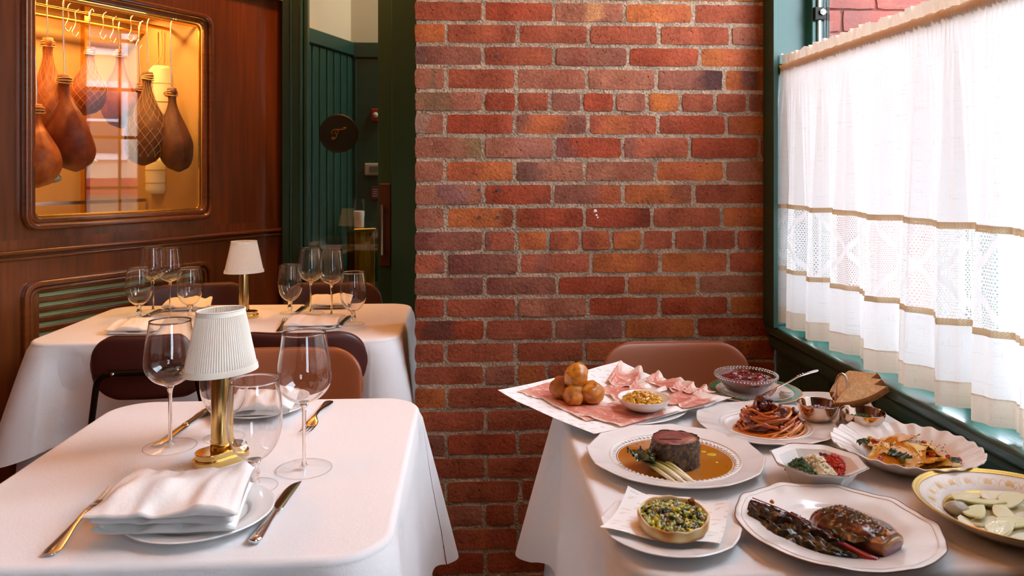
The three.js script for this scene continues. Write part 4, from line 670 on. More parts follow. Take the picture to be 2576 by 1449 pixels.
function leaf(L, W, { fold = 0.2, wav = 0.003, seed = 1, droop = 0, n = 26, m = 12, lobes = 0 } = {}) {   // along +x
  return grid(n, m, (a, b) => { const w = W * Math.pow(Math.sin(Math.PI * clamp(a * 0.94 + 0.03)), 0.7) * (1 + lobes * Math.abs(Math.sin(a * Math.PI * 4))), k = b * 2 - 1; return V(a * L, Math.abs(k) * w * fold + wav * n3(a * 7 + seed, k * 2, seed) - droop * a * a * L, k * w); });
}
// print on the paper liners
const script = (g, x, y, s, c) => { g.save(); g.translate(x, y); g.scale(s, s); g.strokeStyle = c; g.lineCap = 'round'; g.lineWidth = 2.2; g.beginPath(); g.moveTo(-20, 8); g.bezierCurveTo(-34, -2, -22, -22, -2, -19); g.bezierCurveTo(14, -17, 26, -19, 40, -26); g.stroke(); g.lineWidth = 3.4; g.beginPath(); g.moveTo(8, -17); g.bezierCurveTo(0, 2, -8, 20, -26, 22); g.bezierCurveTo(-34, 22, -34, 14, -28, 15); g.stroke(); g.lineWidth = 1.6; g.beginPath(); g.moveTo(-20, 8); g.bezierCurveTo(-10, 8, -4, -4, 2, -16); g.stroke(); g.restore(); };
const linerTex = paint(512, 512, (g, w, h) => {
  g.fillStyle = '#f7f6f4'; g.fillRect(0, 0, w, h);
  for (let j = 0; j < 4; j++) for (let i = 0; i < 3; i++) { const x = 60 + i * 172 + (j % 2) * 80, y = 60 + j * 128; script(g, x % w, y, 0.85, '#b39a5c'); g.fillStyle = '#b9a676'; g.font = 'italic 22px serif'; g.fillText('Tourist', (x + 70) % w - 20, y + 62); g.fillRect((x + 78) % w - 14, y + 40, 34, 1.6); }
});
const liner = mat('#ffffff', 0.7, { map: linerTex });

// ---- lamb plate
{
  const p = dishAt(0.275, 1.312), opt = { well: 0.66, wave: 0.012, n: 12, kind: 'bracket', seg: 240 }, R = 0.146, h = 0.02, ty = topY(R, h, opt);
  const pl = thing('dinner_plate', 'large white plate with bracketed rim and beaded ring, holding broth', 'plate', p, 0.3);
  part(pl, 'dish', plateGeo(R, h, opt), china);
  part(pl, 'beaded_ring', merge(Array.from({ length: 76 }, (_, i) => { const a = i / 76 * Math.PI * 2, g = ball(0.003, 8, 6); g.scale(1.25, 0.55, 0.75); g.rotateY(-a + 0.5); return g.translate(Math.cos(a) * R * 0.70, ty(R * 0.70) + 0.0004, Math.sin(a) * R * 0.70); })), china);
  part(pl, 'ring_line', merge([0.655, 0.745].map((k) => new THREE.TorusGeometry(R * k, 0.001, 6, 120).rotateX(Math.PI / 2).translate(0, ty(R * k) + 0.0002, 0))), china);
  const Y = p.y + 0.0092;
  const br = thing('broth', 'clear amber broth pooled in the lamb plate', 'sauce', V(p.x, Y - 0.003, p.z));
  part(br, 'liquid', lathe([[0.0001, 0.003], [R * 0.66, 0.003], [R * 0.672, 0.0034], [R * 0.66, 0.001], [R * 0.6, -0.0008], [0.0001, -0.0012]], 80), liquid('#b8700f', { roughness: 0.08 }));
  for (const [u, v, r] of [[1790, 1143, 0.0085], [1770, 1136, 0.0045], [1803, 1163, 0.0022]]) { const q = onY(u, v, Y); part(br, 'oil_drop', puddle(r, r * 0.85, 0.0008, u).translate(q.x - p.x, 0.003, q.z - p.z), liquid('#d8c814'), 'bright yellow oil drop'); }
  part(br, 'pepper_flecks', merge(Array.from({ length: 26 }, () => { const a = rr(0, 6.3), d = R * 0.62 * Math.sqrt(rr(0.05, 1)); return bx(rr(0.0006, 0.0016), 0.0004, rr(0.0006, 0.0012), Math.cos(a) * d, 0.0034, Math.sin(a) * d); })), mat('#2a1a0c', 0.7)).userData.kind = 'stuff';
  // the loin
  const m = onY(1697, 1150, TOP + 0.022); m.y = Y - 0.001;
  const lo = thing('lamb_loin', 'thick round of rolled roast lamb with dark herb crust', 'meat', m, 0.2), ca = 0.0375, H = 0.046;
  const out = (th) => 1 + 0.05 * Math.cos(2 * th + 0.6) + 0.04 * Math.sin(3 * th) + 0.02 * n3(Math.cos(th) * 3, Math.sin(th) * 3, 2);
  const cr = grid(120, 34, (a, b) => { const th = -a * Math.PI * 2, k = out(th), rough = 0.0016 * n3(Math.cos(th) * 26, b * 14, Math.sin(th) * 26, 3) + 0.0012 * n3(Math.cos(th) * 60, b * 30, Math.sin(th) * 60, 8), split = -0.006 * Math.exp(-Math.pow((((th + 2.62) % 6.283 + 9.42) % 6.283 - 3.14) / 0.07, 2)); const bul = 1 + 0.05 * Math.sin(b * Math.PI); return V(Math.cos(th) * (ca * k * bul + rough + split), b * H + (b > 0.9 ? 0.001 * n3(th * 4, 1, 1) : 0), Math.sin(th) * (ca * k * bul + rough + split)); }, null, true);
  { const pp = cr.attributes.position, c = new Float32Array(pp.count * 3), A = new THREE.Color('#3a281c'), B = new THREE.Color('#6d5236'), C = new THREE.Color('#5c3a34'); for (let i = 0; i < pp.count; i++) { const k = n3(pp.getX(i) * 160, pp.getY(i) * 160, pp.getZ(i) * 160, 4), q = n3(pp.getX(i) * 40, pp.getY(i) * 40, pp.getZ(i) * 40, 6), col = A.clone().lerp(B, clamp(0.35 + k * 1.2)).lerp(C, clamp(q * 1.5)); c.set([col.r, col.g, col.b], i * 3); } cr.setAttribute('color', new THREE.BufferAttribute(c, 3)); }
  part(lo, 'herb_crust', cr, tinted(0.45, { clearcoat: 0.3, clearcoatRoughness: 0.3 }), 'dark brown herb crust');
  const fl = grid(96, 26, (a, b) => { const th = -a * Math.PI * 2, r = ca * out(th) * b, x = Math.cos(th) * r, z = Math.sin(th) * r; return V(x, H - 0.0008 + 0.002 * smooth(1, 0.7, b) + 0.0008 * n3(x * 120, z * 120, 3), z); }, null, true);
  { const pp = fl.attributes.position, c = new Float32Array(pp.count * 3), A = new THREE.Color('#8a4a44'), B = new THREE.Color('#b07a5e'), D = new THREE.Color('#6d3836'), E = new THREE.Color('#c9a184'); for (let i = 0; i < pp.count; i++) { const x = pp.getX(i), z = pp.getZ(i), r = Math.hypot(x, z) / ca, sw = n3(x * 55 + 2 * n3(x * 30, z * 30, 2), z * 55, 5), swirl = Math.abs(Math.sin(r * 9 + Math.atan2(z, x) * 1.0 + 1.5 * sw)), col = A.clone().lerp(D, clamp(sw)).lerp(B, clamp(-sw * 1.1)).lerp(E, swirl < 0.08 && r > 0.3 ? 0.7 : 0); if (r > 0.93) col.lerp(new THREE.Color('#4a3122'), 0.8); c.set([col.r, col.g, col.b], i * 3); } fl.setAttribute('color', new THREE.BufferAttribute(c, 3)); }
  part(lo, 'cut_face', fl, tinted(0.35, { clearcoat: 0.35, clearcoatRoughness: 0.2 }), 'pink brown meat face');
  part(lo, 'fat_seam', tube([V(-0.03, H + 0.001, 0.004), V(-0.018, H + 0.0016, 0.009), V(-0.008, H + 0.0016, 0.011), V(0.004, H + 0.0014, 0.017)], 0.0008, 20, 5), mat('#2a1612', 0.5));
  // spring onions
  const stalk = tinted(0.3, { clearcoat: 0.5, clearcoatRoughness: 0.2 });
  const ends = [[1698, 1213], [1713, 1207], [1726, 1216], [1742, 1205], [1752, 1211]];
  ends.forEach(([u, v], k) => {
    const e = onY(u, v, Y + 0.005), s = onY(1604 + k * 5, 1140 + (k % 3) * 6, Y + 0.02), L = Math.hypot(e.x - s.x, e.z - s.z), n = 30, st = [];
    for (let i = 0; i <= n; i++) { const t = i / n; st.push([t * L, 0.006 + 0.016 * Math.pow(1 - t, 1.2) + 0.006 * Math.sin(t * 3.1) * (k % 2 ? 1 : 0.4), 0.003 * Math.sin(t * 4 + k), mix(0.0052, 0.0031, smooth(0, 0.5, t)) * (t > 0.95 ? 0.85 : 1), mix(0.0026, 0.0034, smooth(0, 0.5, t)) * (t > 0.95 ? 0.85 : 1)]); }
    const g = sweep(st, 10), pp = g.attributes.position, c = new Float32Array(pp.count * 3), A = new THREE.Color('#232d14'), B = new THREE.Color('#b3ad5c'), C = new THREE.Color('#f4ecd0'); for (let i = 0; i < pp.count; i++) { const t = pp.getX(i) / L, col = A.clone().lerp(B, smooth(0.25, 0.55, t)).lerp(C, smooth(0.5, 0.8, t)); c.set([col.r, col.g, col.b], i * 3); } g.setAttribute('color', new THREE.BufferAttribute(c, 3));
    const o = thing('spring_onion', 'cooked spring onion with pale bulb end leaning on the lamb', 'vegetable', V(s.x, Y - 0.003, s.z), Math.atan2(-(e.z - s.z), e.x - s.x), 'spring onions beside the lamb');
    part(o, 'stalk', g, stalk);
    if (k < 4) part(o, 'leaf', leaf(0.05, 0.011, { fold: -0.5, wav: 0.006, seed: k + 3 }).rotateY(Math.PI + (k - 2) * 0.35).translate(0.028, 0.024 + k * 0.002, (k - 2) * 0.003), mat(k % 2 ? '#2d3a1a' : '#3d4a22', 0.25, { clearcoat: 0.7 }), 'limp dark green leaf');
  });
}

// ---- spaghetti plate
{
  const p = dishAt(0.484, 1.481), opt = { well: 0.58, wave: 0.009, n: 10, kind: 'soft', seg: 200 }, R = 0.129, h = 0.019, ty = topY(R, h, opt);
  const pl = thing('pasta_plate', 'white wavy rimmed plate under the spaghetti', 'plate', p, 0.1);
  part(pl, 'dish', plateGeo(R, h, opt), china); part(pl, 'ring_line', merge([0.6, 0.66].map((k) => new THREE.TorusGeometry(R * k, 0.0012, 6, 120).rotateX(Math.PI / 2).translate(0, ty(R * k), 0))), china);
  const c = V(p.x + 0.004, 0, p.z + 0.006), s = thing('spaghetti_serving', 'twisted nest of spaghetti in red sauce with meat chunks', 'pasta', V(c.x, p.y + 0.005, c.z));
  const noodle = liquid('#e07f2a', { roughness: 0.25 }), noodle2 = liquid('#c65a1c', { roughness: 0.25 }), noodle3 = liquid('#eea046', { roughness: 0.22 }), R1 = mulberry(42);
  for (let k = 0; k < 84; k++) {
    const a0 = rr(0, 6.28, R1), rad = rr(0.014, 0.052, R1), hh = rr(0.006, 0.052, R1) * (1 - rad / 0.076), tl = rr(-0.55, 0.55, R1), tl2 = rr(-0.5, 0.5, R1), ox = rr(-0.01, 0.01, R1), oz = rr(-0.008, 0.008, R1), arc = rr(2.2, 5.6, R1), pts = [];
    for (let i = 0; i <= 9; i++) { const t = i / 9, a = a0 + t * arc, r = rad * (1 + 0.18 * Math.sin(t * 7 + k)); const x = ox + Math.cos(a) * r, z = oz + Math.sin(a) * r, dome = 0.05 * Math.sqrt(Math.max(0.02, 1 - (x * x + z * z) / 0.0042)); pts.push(V(x, clamp(hh + tl * x * 0.8 + tl2 * z * 0.8 + 0.004 * Math.sin(t * 9 + k), 0.0022, dome), z)); }
    part(s, 'noodle', tube(pts, 0.0025, 44, 7), k % 5 === 0 ? noodle3 : k % 3 ? noodle : noodle2);
  }
  part(s, 'sauce', lump(0.046, 0.16, 3, 4, 4, 1, 0.8, 0.95).translate(0, 0.004, -0.002), liquid('#84260e', { roughness: 0.2 }));
  const ch = liquid('#5e1d14', { roughness: 0.4 }), ch2 = liquid('#7d2a18', { roughness: 0.35 });
  for (let k = 0; k < 13; k++) { const g = lump(rr(0.007, 0.0105, R1), 0.6, 1.7, k + 30, 3, rr(0.8, 1.3, R1), rr(0.7, 1.0, R1), 1); const o = part(s, 'meat_chunk', g, k % 3 ? ch : ch2, 'dark red braised meat chunk'); if (k < 8) o.position.set(-0.008 + [-0.018, -0.006, 0.006, 0.018, -0.012, 0.002, 0.014, 0][k], [0.042, 0.048, 0.048, 0.042, 0.045, 0.05, 0.045, 0.056][k], [0.004, 0.008, 0.004, 0.008, -0.008, -0.006, -0.008, 0][k]); else o.position.set([0.044, -0.046, 0.014, 0.05, -0.04][k - 8], [0.034, 0.026, 0.044, 0.02, 0.014][k - 8], [0.014, 0.018, 0.036, 0.024, 0.026][k - 8]); }
}

// ---- ravioli bowl
{
  const p = dishAt(0.665, 1.31), opt = { well: 0.55, wave: 0.006, n: 26, kind: 'rib', foot: 0.45, seg: 260 }, R = 0.118, h = 0.036;
  const pl = thing('shell_bowl', 'white shallow bowl with shell ribbed rim full of ravioli', 'bowl', p, 0);
  part(pl, 'dish', plateGeo(R, h, opt), china);
  const c = onY(2290, 1128, TOP + 0.022); const base = p.y + 0.0062;
  part(thing('ravioli_sauce', 'thin orange butter sauce under the ravioli', 'sauce', V(c.x, base - 0.0006, c.z)), 'liquid', puddle(0.07, 0.055, 0.0035, 5, 0.15), liquid('#c4841c'));
  const R2 = mulberry(77), past = [mat('#e6a92c', 0.32, { clearcoat: 0.5, clearcoatRoughness: 0.2 }), mat('#efbd48', 0.32, { clearcoat: 0.5, clearcoatRoughness: 0.2 }), mat('#dd9a2a', 0.32, { clearcoat: 0.5, clearcoatRoughness: 0.2 })];
  const rav = (sd) => grid(22, 22, (a, b) => { const x = (a - 0.5) * 0.056, z = (b - 0.5) * 0.05, e = Math.min(a, 1 - a, b, 1 - b) * 2, puff = 0.0095 * smooth(0.18, 0.75, e), curl = 0.01 * (Math.pow(Math.abs(a - 0.5) * 2, 3) * Math.sin(sd * 3) + Math.pow(Math.abs(b - 0.5) * 2, 3) * Math.cos(sd * 2)); return V(x * (1 + 0.05 * n3(b * 4, sd, 1)), puff + curl * 0.6 + 0.0012 * n3(a * 8, b * 8, sd) + 0.0008 * (e < 0.18 ? Math.sin((a + b) * 60) : 0), z * (1 + 0.05 * n3(a * 4, sd, 5))); });
  const rv = [[2200, 1105, 0], [2235, 1120, 1], [2262, 1098, 0.3], [2300, 1105, 1.2], [2330, 1118, 0.5], [2270, 1135, 2], [2225, 1140, 0.8], [2310, 1145, 1.7], [2350, 1140, 0.2], [2375, 1150, 1.1], [2290, 1120, 2.4], [2250, 1150, 0.6], [2340, 1155, 2.2], [2395, 1160, 0.9]];
  rv.forEach(([u, v, a], k) => { const lv = k === 10 || k === 2 || k === 5 ? 0.014 : 0.004, q = onY(u, v, base + lv + 0.008), o = single('raviolo', 'folded yellow raviolo in orange sauce', 'pasta', rav(k + 1), past[k % 3], V(q.x, base + lv, q.z), a, 'ravioli in the shell bowl'); o.rotation.set(rr(-0.3, 0.3, R2), a, rr(-0.35, 0.35, R2)); });
  const tom = liquid('#b32a16', { roughness: 0.25 });
  for (let k = 0; k < 9; k++) { const uv = [[2200, 1106], [2262, 1100], [2300, 1126], [2345, 1140], [2280, 1122], [2325, 1108], [2410, 1150], [2215, 1148], [2388, 1146]][k], q = onY(uv[0], uv[1], base + 0.02); single('tomato_piece', 'small chopped tomato piece among the ravioli', 'tomato', lump(rr(0.003, 0.0055, R2), 0.35, 2, k + 60, 2, 1.3, 0.8, 1), tom, V(q.x, base + 0.017, q.z), k, 'tomato pieces in the ravioli bowl'); }
  const herb = mat('#24401a', 0.4, { clearcoat: 0.3 });
  for (const [u, v, s, l] of [[2205, 1108, 0.022, 'long'], [2300, 1142, 0.03, 'broad'], [2312, 1150, 0.024, 'small'], [2405, 1152, 0.018, 'torn']]) { const q = onY(u, v, base + 0.024), o = single('parsley_leaf', l + ' dark green parsley leaf on the ravioli', 'herb', leaf(s, s * 0.42, { fold: -0.35, wav: 0.004, seed: u, lobes: 0.35, droop: 0.3 }), herb, V(q.x - s / 2, base + 0.024, q.z), u % 6, 'parsley leaves'); o.rotation.z = 0.2; }
  const bits = lampkin(130, () => { const a = rr(0, 6.28, R2), d = 0.062 * Math.sqrt(R2()); return tint(place(new THREE.TetrahedronGeometry(rr(0.0008, 0.0017, R2)), Math.cos(a) * d, rr(0.012, 0.021, R2), Math.sin(a) * d * 0.8, R2() * 3, R2() * 3, 0), R2() < 0.7 ? '#2e5220' : '#b0341c'); });
  const o = single('chopped_herbs', 'chopped green herbs sprinkled over the ravioli', 'herb', bits, tinted(0.6), V(c.x, base, c.z)); o.userData.kind = 'stuff';
}

// ---- octagonal relish dish
{
  const p = dishAt(0.488, 1.236), R = 0.071, oct = (r, y) => Array.from({ length: 8 }, (_, i) => { const a = i / 8 * Math.PI * 2; return V(Math.cos(a) * r, y, Math.sin(a) * r); });
  const prof = [[0.03, 0.005], [0.038, 0.0065], [0.058, 0.033], [0.069, 0.0365], [0.0715, 0.0375], [0.072, 0.036], [0.069, 0.0335], [0.058, 0.028], [0.042, 0.002], [0.038, 0], [0.034, 0]];
  const og = (pr) => toCreasedNormals(grid(64, pr.length - 1, (a, b) => { const q = pr[Math.round(b * (pr.length - 1))], th = -a * Math.PI * 2, k = th / (Math.PI / 4), f = Math.cos(Math.PI / 8) / Math.cos((((k % 1) + 1) % 1 - 0.5) * Math.PI / 4), kk = mix(1, f, smooth(0.03, 0.05, q[0])) * 1.04; return V(Math.cos(th) * q[0] * kk, q[1], Math.sin(th) * q[0] * kk); }), 0.5);
  const d = thing('octagonal_dish', 'small octagonal white dish with dark green rim line holding three relishes', 'dish', p, 0.2);
  part(d, 'dish', merge([og(prof), lathe([[0.0001, 0.0045], [0.031, 0.005]], 32), lathe([[0.035, 0.001], [0.0001, 0.001]], 32)]), china);
  part(d, 'rim_line', tube(oct(R * 1.035, 0.0372).flatMap((q, i, l) => { const n = l[(i + 1) % 8]; return [q.clone().lerp(n, 0.06), q.clone().lerp(n, 0.35), q.clone().lerp(n, 0.65), q.clone().lerp(n, 0.94)]; }), 0.0007, 200, 6, true), mat('#1d3a2c', 0.3), 'dark green line');
  const fm = mat('#6a4450', 0.4), gm = mat('#55664a', 0.4);
  for (const [a, m] of [[-2.0, fm], [-1.45, gm], [-0.95, fm], [-0.5, fm], [2.9, gm]]) for (let i = 0; i < 4; i++) { const o = part(d, 'flower_print', new THREE.CircleGeometry(0.0042, 10).scale(1, 0.7, 1), m); const r = 0.0485 + (i % 2) * 0.005; o.position.set(Math.cos(a + i * 0.07) * r, 0.0203 + (i % 2) * 0.0066, Math.sin(a + i * 0.07) * r); o.lookAt(V(p.x, p.y + 0.06, p.z)); }
  const mound = (name, label, u0, v0, u1, v1, cols, n, sz, seed, rough) => {
    const a = onY(u0, v0, TOP + 0.03), b = onY(u1, v1, TOP + 0.026), R3 = mulberry(seed), l = [];
    for (let i = 0; i < n; i++) { const t = R3(), w = (R3() - 0.5) * 0.026, hgt = 0.022 * Math.sin(Math.PI * clamp(t * 0.9 + 0.05)) * (1 - Math.pow(Math.abs(w) / 0.015, 2)) * (0.75 + 0.25 * R3()), dx = b.x - a.x, dz = b.z - a.z, L = Math.hypot(dx, dz); l.push(tint(place(lump(sz * (0.6 + 0.8 * R3()), 0.8, 1.6, i + seed, 1, 1.3, 0.7, 1), mix(a.x, b.x, t) - dz / L * w, TOP + 0.0105 + hgt, mix(a.z, b.z, t) + dx / L * w, R3() * 3, R3() * 6, 0), cols[Math.floor(R3() * cols.length)])); }
    const o = single(name, label, 'relish', mergeTinted(l), tinted(rough, { clearcoat: 0.2 })); o.userData.kind = 'stuff'; return o;
  };
  mound('herb_relish', 'dark green chopped herb relish in the octagonal dish', 1985, 1148, 2040, 1172, ['#2c4a1c', '#3b5a24', '#1f3414', '#4b6a30'], 520, 0.0018, 3, 0.6);
  mound('horseradish_relish', 'white grated horseradish strip in the octagonal dish', 2028, 1133, 2085, 1174, ['#f0e8cc', '#f6f1de', '#e6dcb4'], 420, 0.0024, 4, 0.5);
  mound('pepper_relish', 'red pepper relish strip in the octagonal dish', 2072, 1136, 2130, 1170, ['#c22a18', '#d33a22', '#b0200f', '#dd4a2c'], 420, 0.0026, 5, 0.35);
}

// ---- duck plate
{
  const p = dishAt(0.44, 1.053), opt = { well: 0.6, wave: 0.01, n: 10, kind: 'soft', seg: 200 }, R = 0.132, h = 0.02, ty = topY(R, h, opt);
  const pl = thing('duck_plate', 'white scalloped plate with brown rim line under the roast duck', 'plate', p, 0.5);
  part(pl, 'dish', plateGeo(R, h, opt), china);
  part(pl, 'rim_line', tube(Array.from({ length: 100 }, (_, i) => { const th = -i / 100 * Math.PI * 2, ph = th * 5, c = Math.cos(ph * 2) + 0.35 * Math.cos(ph * 4), k = 1 + 0.01 * c; return V(Math.cos(th) * R * k, h - 0.0006 + 0.0012 * c, Math.sin(th) * R * k); }), 0.0008, 300, 5, true), mat('#6b4c34', 0.35, { metalness: 0.4 }), 'thin brown line');
  part(pl, 'moulded_line', tube(Array.from({ length: 100 }, (_, i) => { const th = -i / 100 * Math.PI * 2, ph = th * 5, c = Math.cos(ph * 2) + 0.35 * Math.cos(ph * 4), r = R * 0.93 * (1 + 0.008 * c); return V(Math.cos(th) * r, ty(R * 0.93) + 0.0009 * c, Math.sin(th) * r); }), 0.0011, 300, 5, true), china);
  const Y = p.y + 0.0052, a = onY(2048, 1290, TOP + 0.02), b = onY(2248, 1376, TOP + 0.018), L = Math.hypot(b.x - a.x, b.z - a.z), turn = Math.atan2(-(b.z - a.z), b.x - a.x);
  const d = thing('duck_breast', 'roast duck breast with brown crisp skin and seed crust', 'meat', V(a.x, Y, a.z), turn), n = 64, st = [];
  for (let i = 0; i <= n; i++) { const t = i / n, w = 0.0335 * Math.pow(Math.min(1, 0.18 + t * 3.2), 0.6) * (1 - 0.3 * smooth(0.45, 1, t)), hh = 0.0185 * Math.pow(Math.min(1, 0.2 + t * 2.6), 0.6) * (1 - 0.2 * smooth(0.5, 1, t)); st.push([t * L, hh * 0.9, 0.004 * Math.sin(t * 3), w, hh]); }
  const g = sweep(st, 64); { const pp = g.attributes.position, c = new Float32Array(pp.count * 3), A = new THREE.Color('#5e2616'), B = new THREE.Color('#8d4a2c'), C = new THREE.Color('#b07a48'), D = new THREE.Color('#35120c'); for (let i = 0; i < pp.count; i++) { const x = pp.getX(i), y = pp.getY(i), z = pp.getZ(i), k = n3(x * 70, y * 70, z * 70, 3), q = n3(x * 200, y * 200, z * 200, 5); if (y < 0.004) pp.setY(i, Math.max(y, 0.0002 + 0.002 * Math.abs(k))); else { pp.setY(i, y + 0.0024 * k + 0.0013 * q); pp.setZ(i, z + 0.0014 * k); } const col = A.clone().lerp(B, clamp(0.4 + k + q * 0.5)).lerp(D, clamp(-k * 1.2)).lerp(C, x > L * 0.86 && y > 0.01 ? 0.55 : clamp(q - 0.35)); c.set([col.r, col.g, col.b], i * 3); } g.setAttribute('color', new THREE.BufferAttribute(c, 3)); g.computeVertexNormals(); }
  part(d, 'skin', g, tinted(0.3, { clearcoat: 0.55, clearcoatRoughness: 0.18 }), 'glazed brown skin');
  const fc = grid(40, 8, (u, v) => { const th = u * Math.PI * 2, s = st[n]; return V(L + 0.0015 - 0.001 * v, Math.max(0.0006, s[1] - 0.003 + Math.sin(th) * s[4] * 0.62 * v), s[2] + Math.cos(th) * s[3] * 0.86 * v); }, null, true);
  part(d, 'cut_face', fc, mat('#8c3438', 0.3, { clearcoat: 0.6 }), 'dark pink cut flesh'); part(d, 'fat_layer', tube([V(L - 0.001, 0.013, -0.02), V(L + 0.0015, 0.0205, -0.01), V(L + 0.0015, 0.0215, 0.005), V(L - 0.001, 0.014, 0.021)], 0.0028, 24, 8), mat('#c89c62', 0.3, { clearcoat: 0.5 }), 'golden fat under the skin');
  const R4 = mulberry(5), seeds = lampkin(520, () => { const t = 0.08 + 0.86 * R4(), i = Math.round(t * n), s = st[i], w = (R4() + R4() - 1) * 0.75, y = s[1] + s[4] * Math.sqrt(1 - w * w), k = R4(), c = k < 0.55 ? '#5f4a2c' : k < 0.8 ? '#8a6f44' : k < 0.93 ? '#d98a1c' : '#f0ebe0', big = k > 0.8 ? 1.5 : 1; return tint(place(new THREE.OctahedronGeometry(0.0014 * big).scale(k < 0.8 ? 2.0 : 1.1, 0.55, 0.7), s[0], y + 0.0008, s[2] + w * s[3], R4() * 2, R4() * 6, R4()), c); });
  part(d, 'seed_crust', seeds, tinted(0.6)).userData.kind = 'stuff';
  const sl = onY(2235, 1330, Y); const sp = thing('dark_sauce', 'glossy slate grey sauce puddle behind the duck breast', 'sauce', V(sl.x, Y - 0.0004, sl.z), turn); part(sp, 'liquid', puddle(0.052, 0.021, 0.0045, 3, 0.2), mat('#2e3036', 0.16, { clearcoat: 0.8, clearcoatRoughness: 0.12, bumpMap: leatherBump, bumpScale: 0.001 }));
  const jq = onY(2235, 1386, Y); part(thing('meat_juice', 'thin red juice at the cut end of the duck', 'sauce', V(jq.x, Y - 0.0004, jq.z), turn), 'liquid', puddle(0.02, 0.011, 0.0012, 8, 0.35), liquid('#b5443a'));
  // chard
  const a2 = onY(1893, 1263, TOP + 0.03), b2 = onY(2206, 1409, TOP + 0.014), L2 = Math.hypot(b2.x - a2.x, b2.z - a2.z), ch = thing('chard_leaf', 'wilted dark purple chard leaf with bright red stem beside the duck', 'vegetable', V(a2.x, Y, a2.z), Math.atan2(-(b2.z - a2.z), b2.x - a2.x));
  const blade = (W, sd, y0, k0, k1) => grid(54, 22, (u, v) => { const x = mix(-0.002, L2 * k1, u), k = v * 2 - 1, w = W * Math.pow(Math.sin(Math.PI * clamp(u * 0.9 + 0.09)), 0.6) * (1 - 0.35 * u), cr = 0.004 * n3(u * 12 + sd, k * 4, sd) + 0.0022 * n3(u * 30, k * 9 + sd, 3); return V(x, y0 + 0.006 * (1 - u) + cr + w * 0.55 * (1 - k * k) * 0.6 - 0.004 * Math.abs(k), k * w + 0.004 * n3(u * 6, sd, 2)); });
  const dk = mat('#241a20', 0.24, { clearcoat: 0.6, clearcoatRoughness: 0.15 }), dk2 = mat('#1a1d14', 0.3, { clearcoat: 0.5, clearcoatRoughness: 0.2 });
  part(ch, 'blade', blade(0.0215, 3, 0.016, 0, 0.76), dk, 'dark purple leaf blade'); part(ch, 'blade', blade(0.024, 9, 0.006, 0, 0.86).translate(0.004, 0, 0.012), dk2, 'dark green under leaf'); part(ch, 'blade', leaf(0.055, 0.011, { fold: -0.4, wav: 0.004, seed: 4 }).translate(L2 * 0.6, 0.022, -0.014), mat('#4a3418', 0.3, { clearcoat: 0.5 }), 'bronze leaf fold');
  part(ch, 'stem', sweep(Array.from({ length: 20 }, (_, i) => { const t = i / 19; return [mix(0.0, L2, t), mix(0.03, 0.006, smooth(0.2, 1, t)), 0.002 * Math.sin(t * 5), mix(0.0009, 0.0052, smooth(0.4, 0.9, t)), mix(0.0008, 0.0042, smooth(0.4, 0.9, t))]; }), 10), mat('#8f1226', 0.25, { clearcoat: 0.6 }), 'bright red stem');
  part(ch, 'vein', merge([0.2, 0.3, 0.4, 0.5].map((t, i) => tube([V(L2 * t, 0.0275 - t * 0.008, 0), V(L2 * (t - 0.02), 0.024, 0.012 * (i % 2 ? 1 : -1))], 0.0007, 6, 5))), mat('#8b4a66', 0.4));
  part(ch, 'zest', lump(0.0028, 0.4, 2, 3, 1).translate(0.03, 0.034, 0.0), mat('#d98316', 0.5), 'orange zest crumb');
}

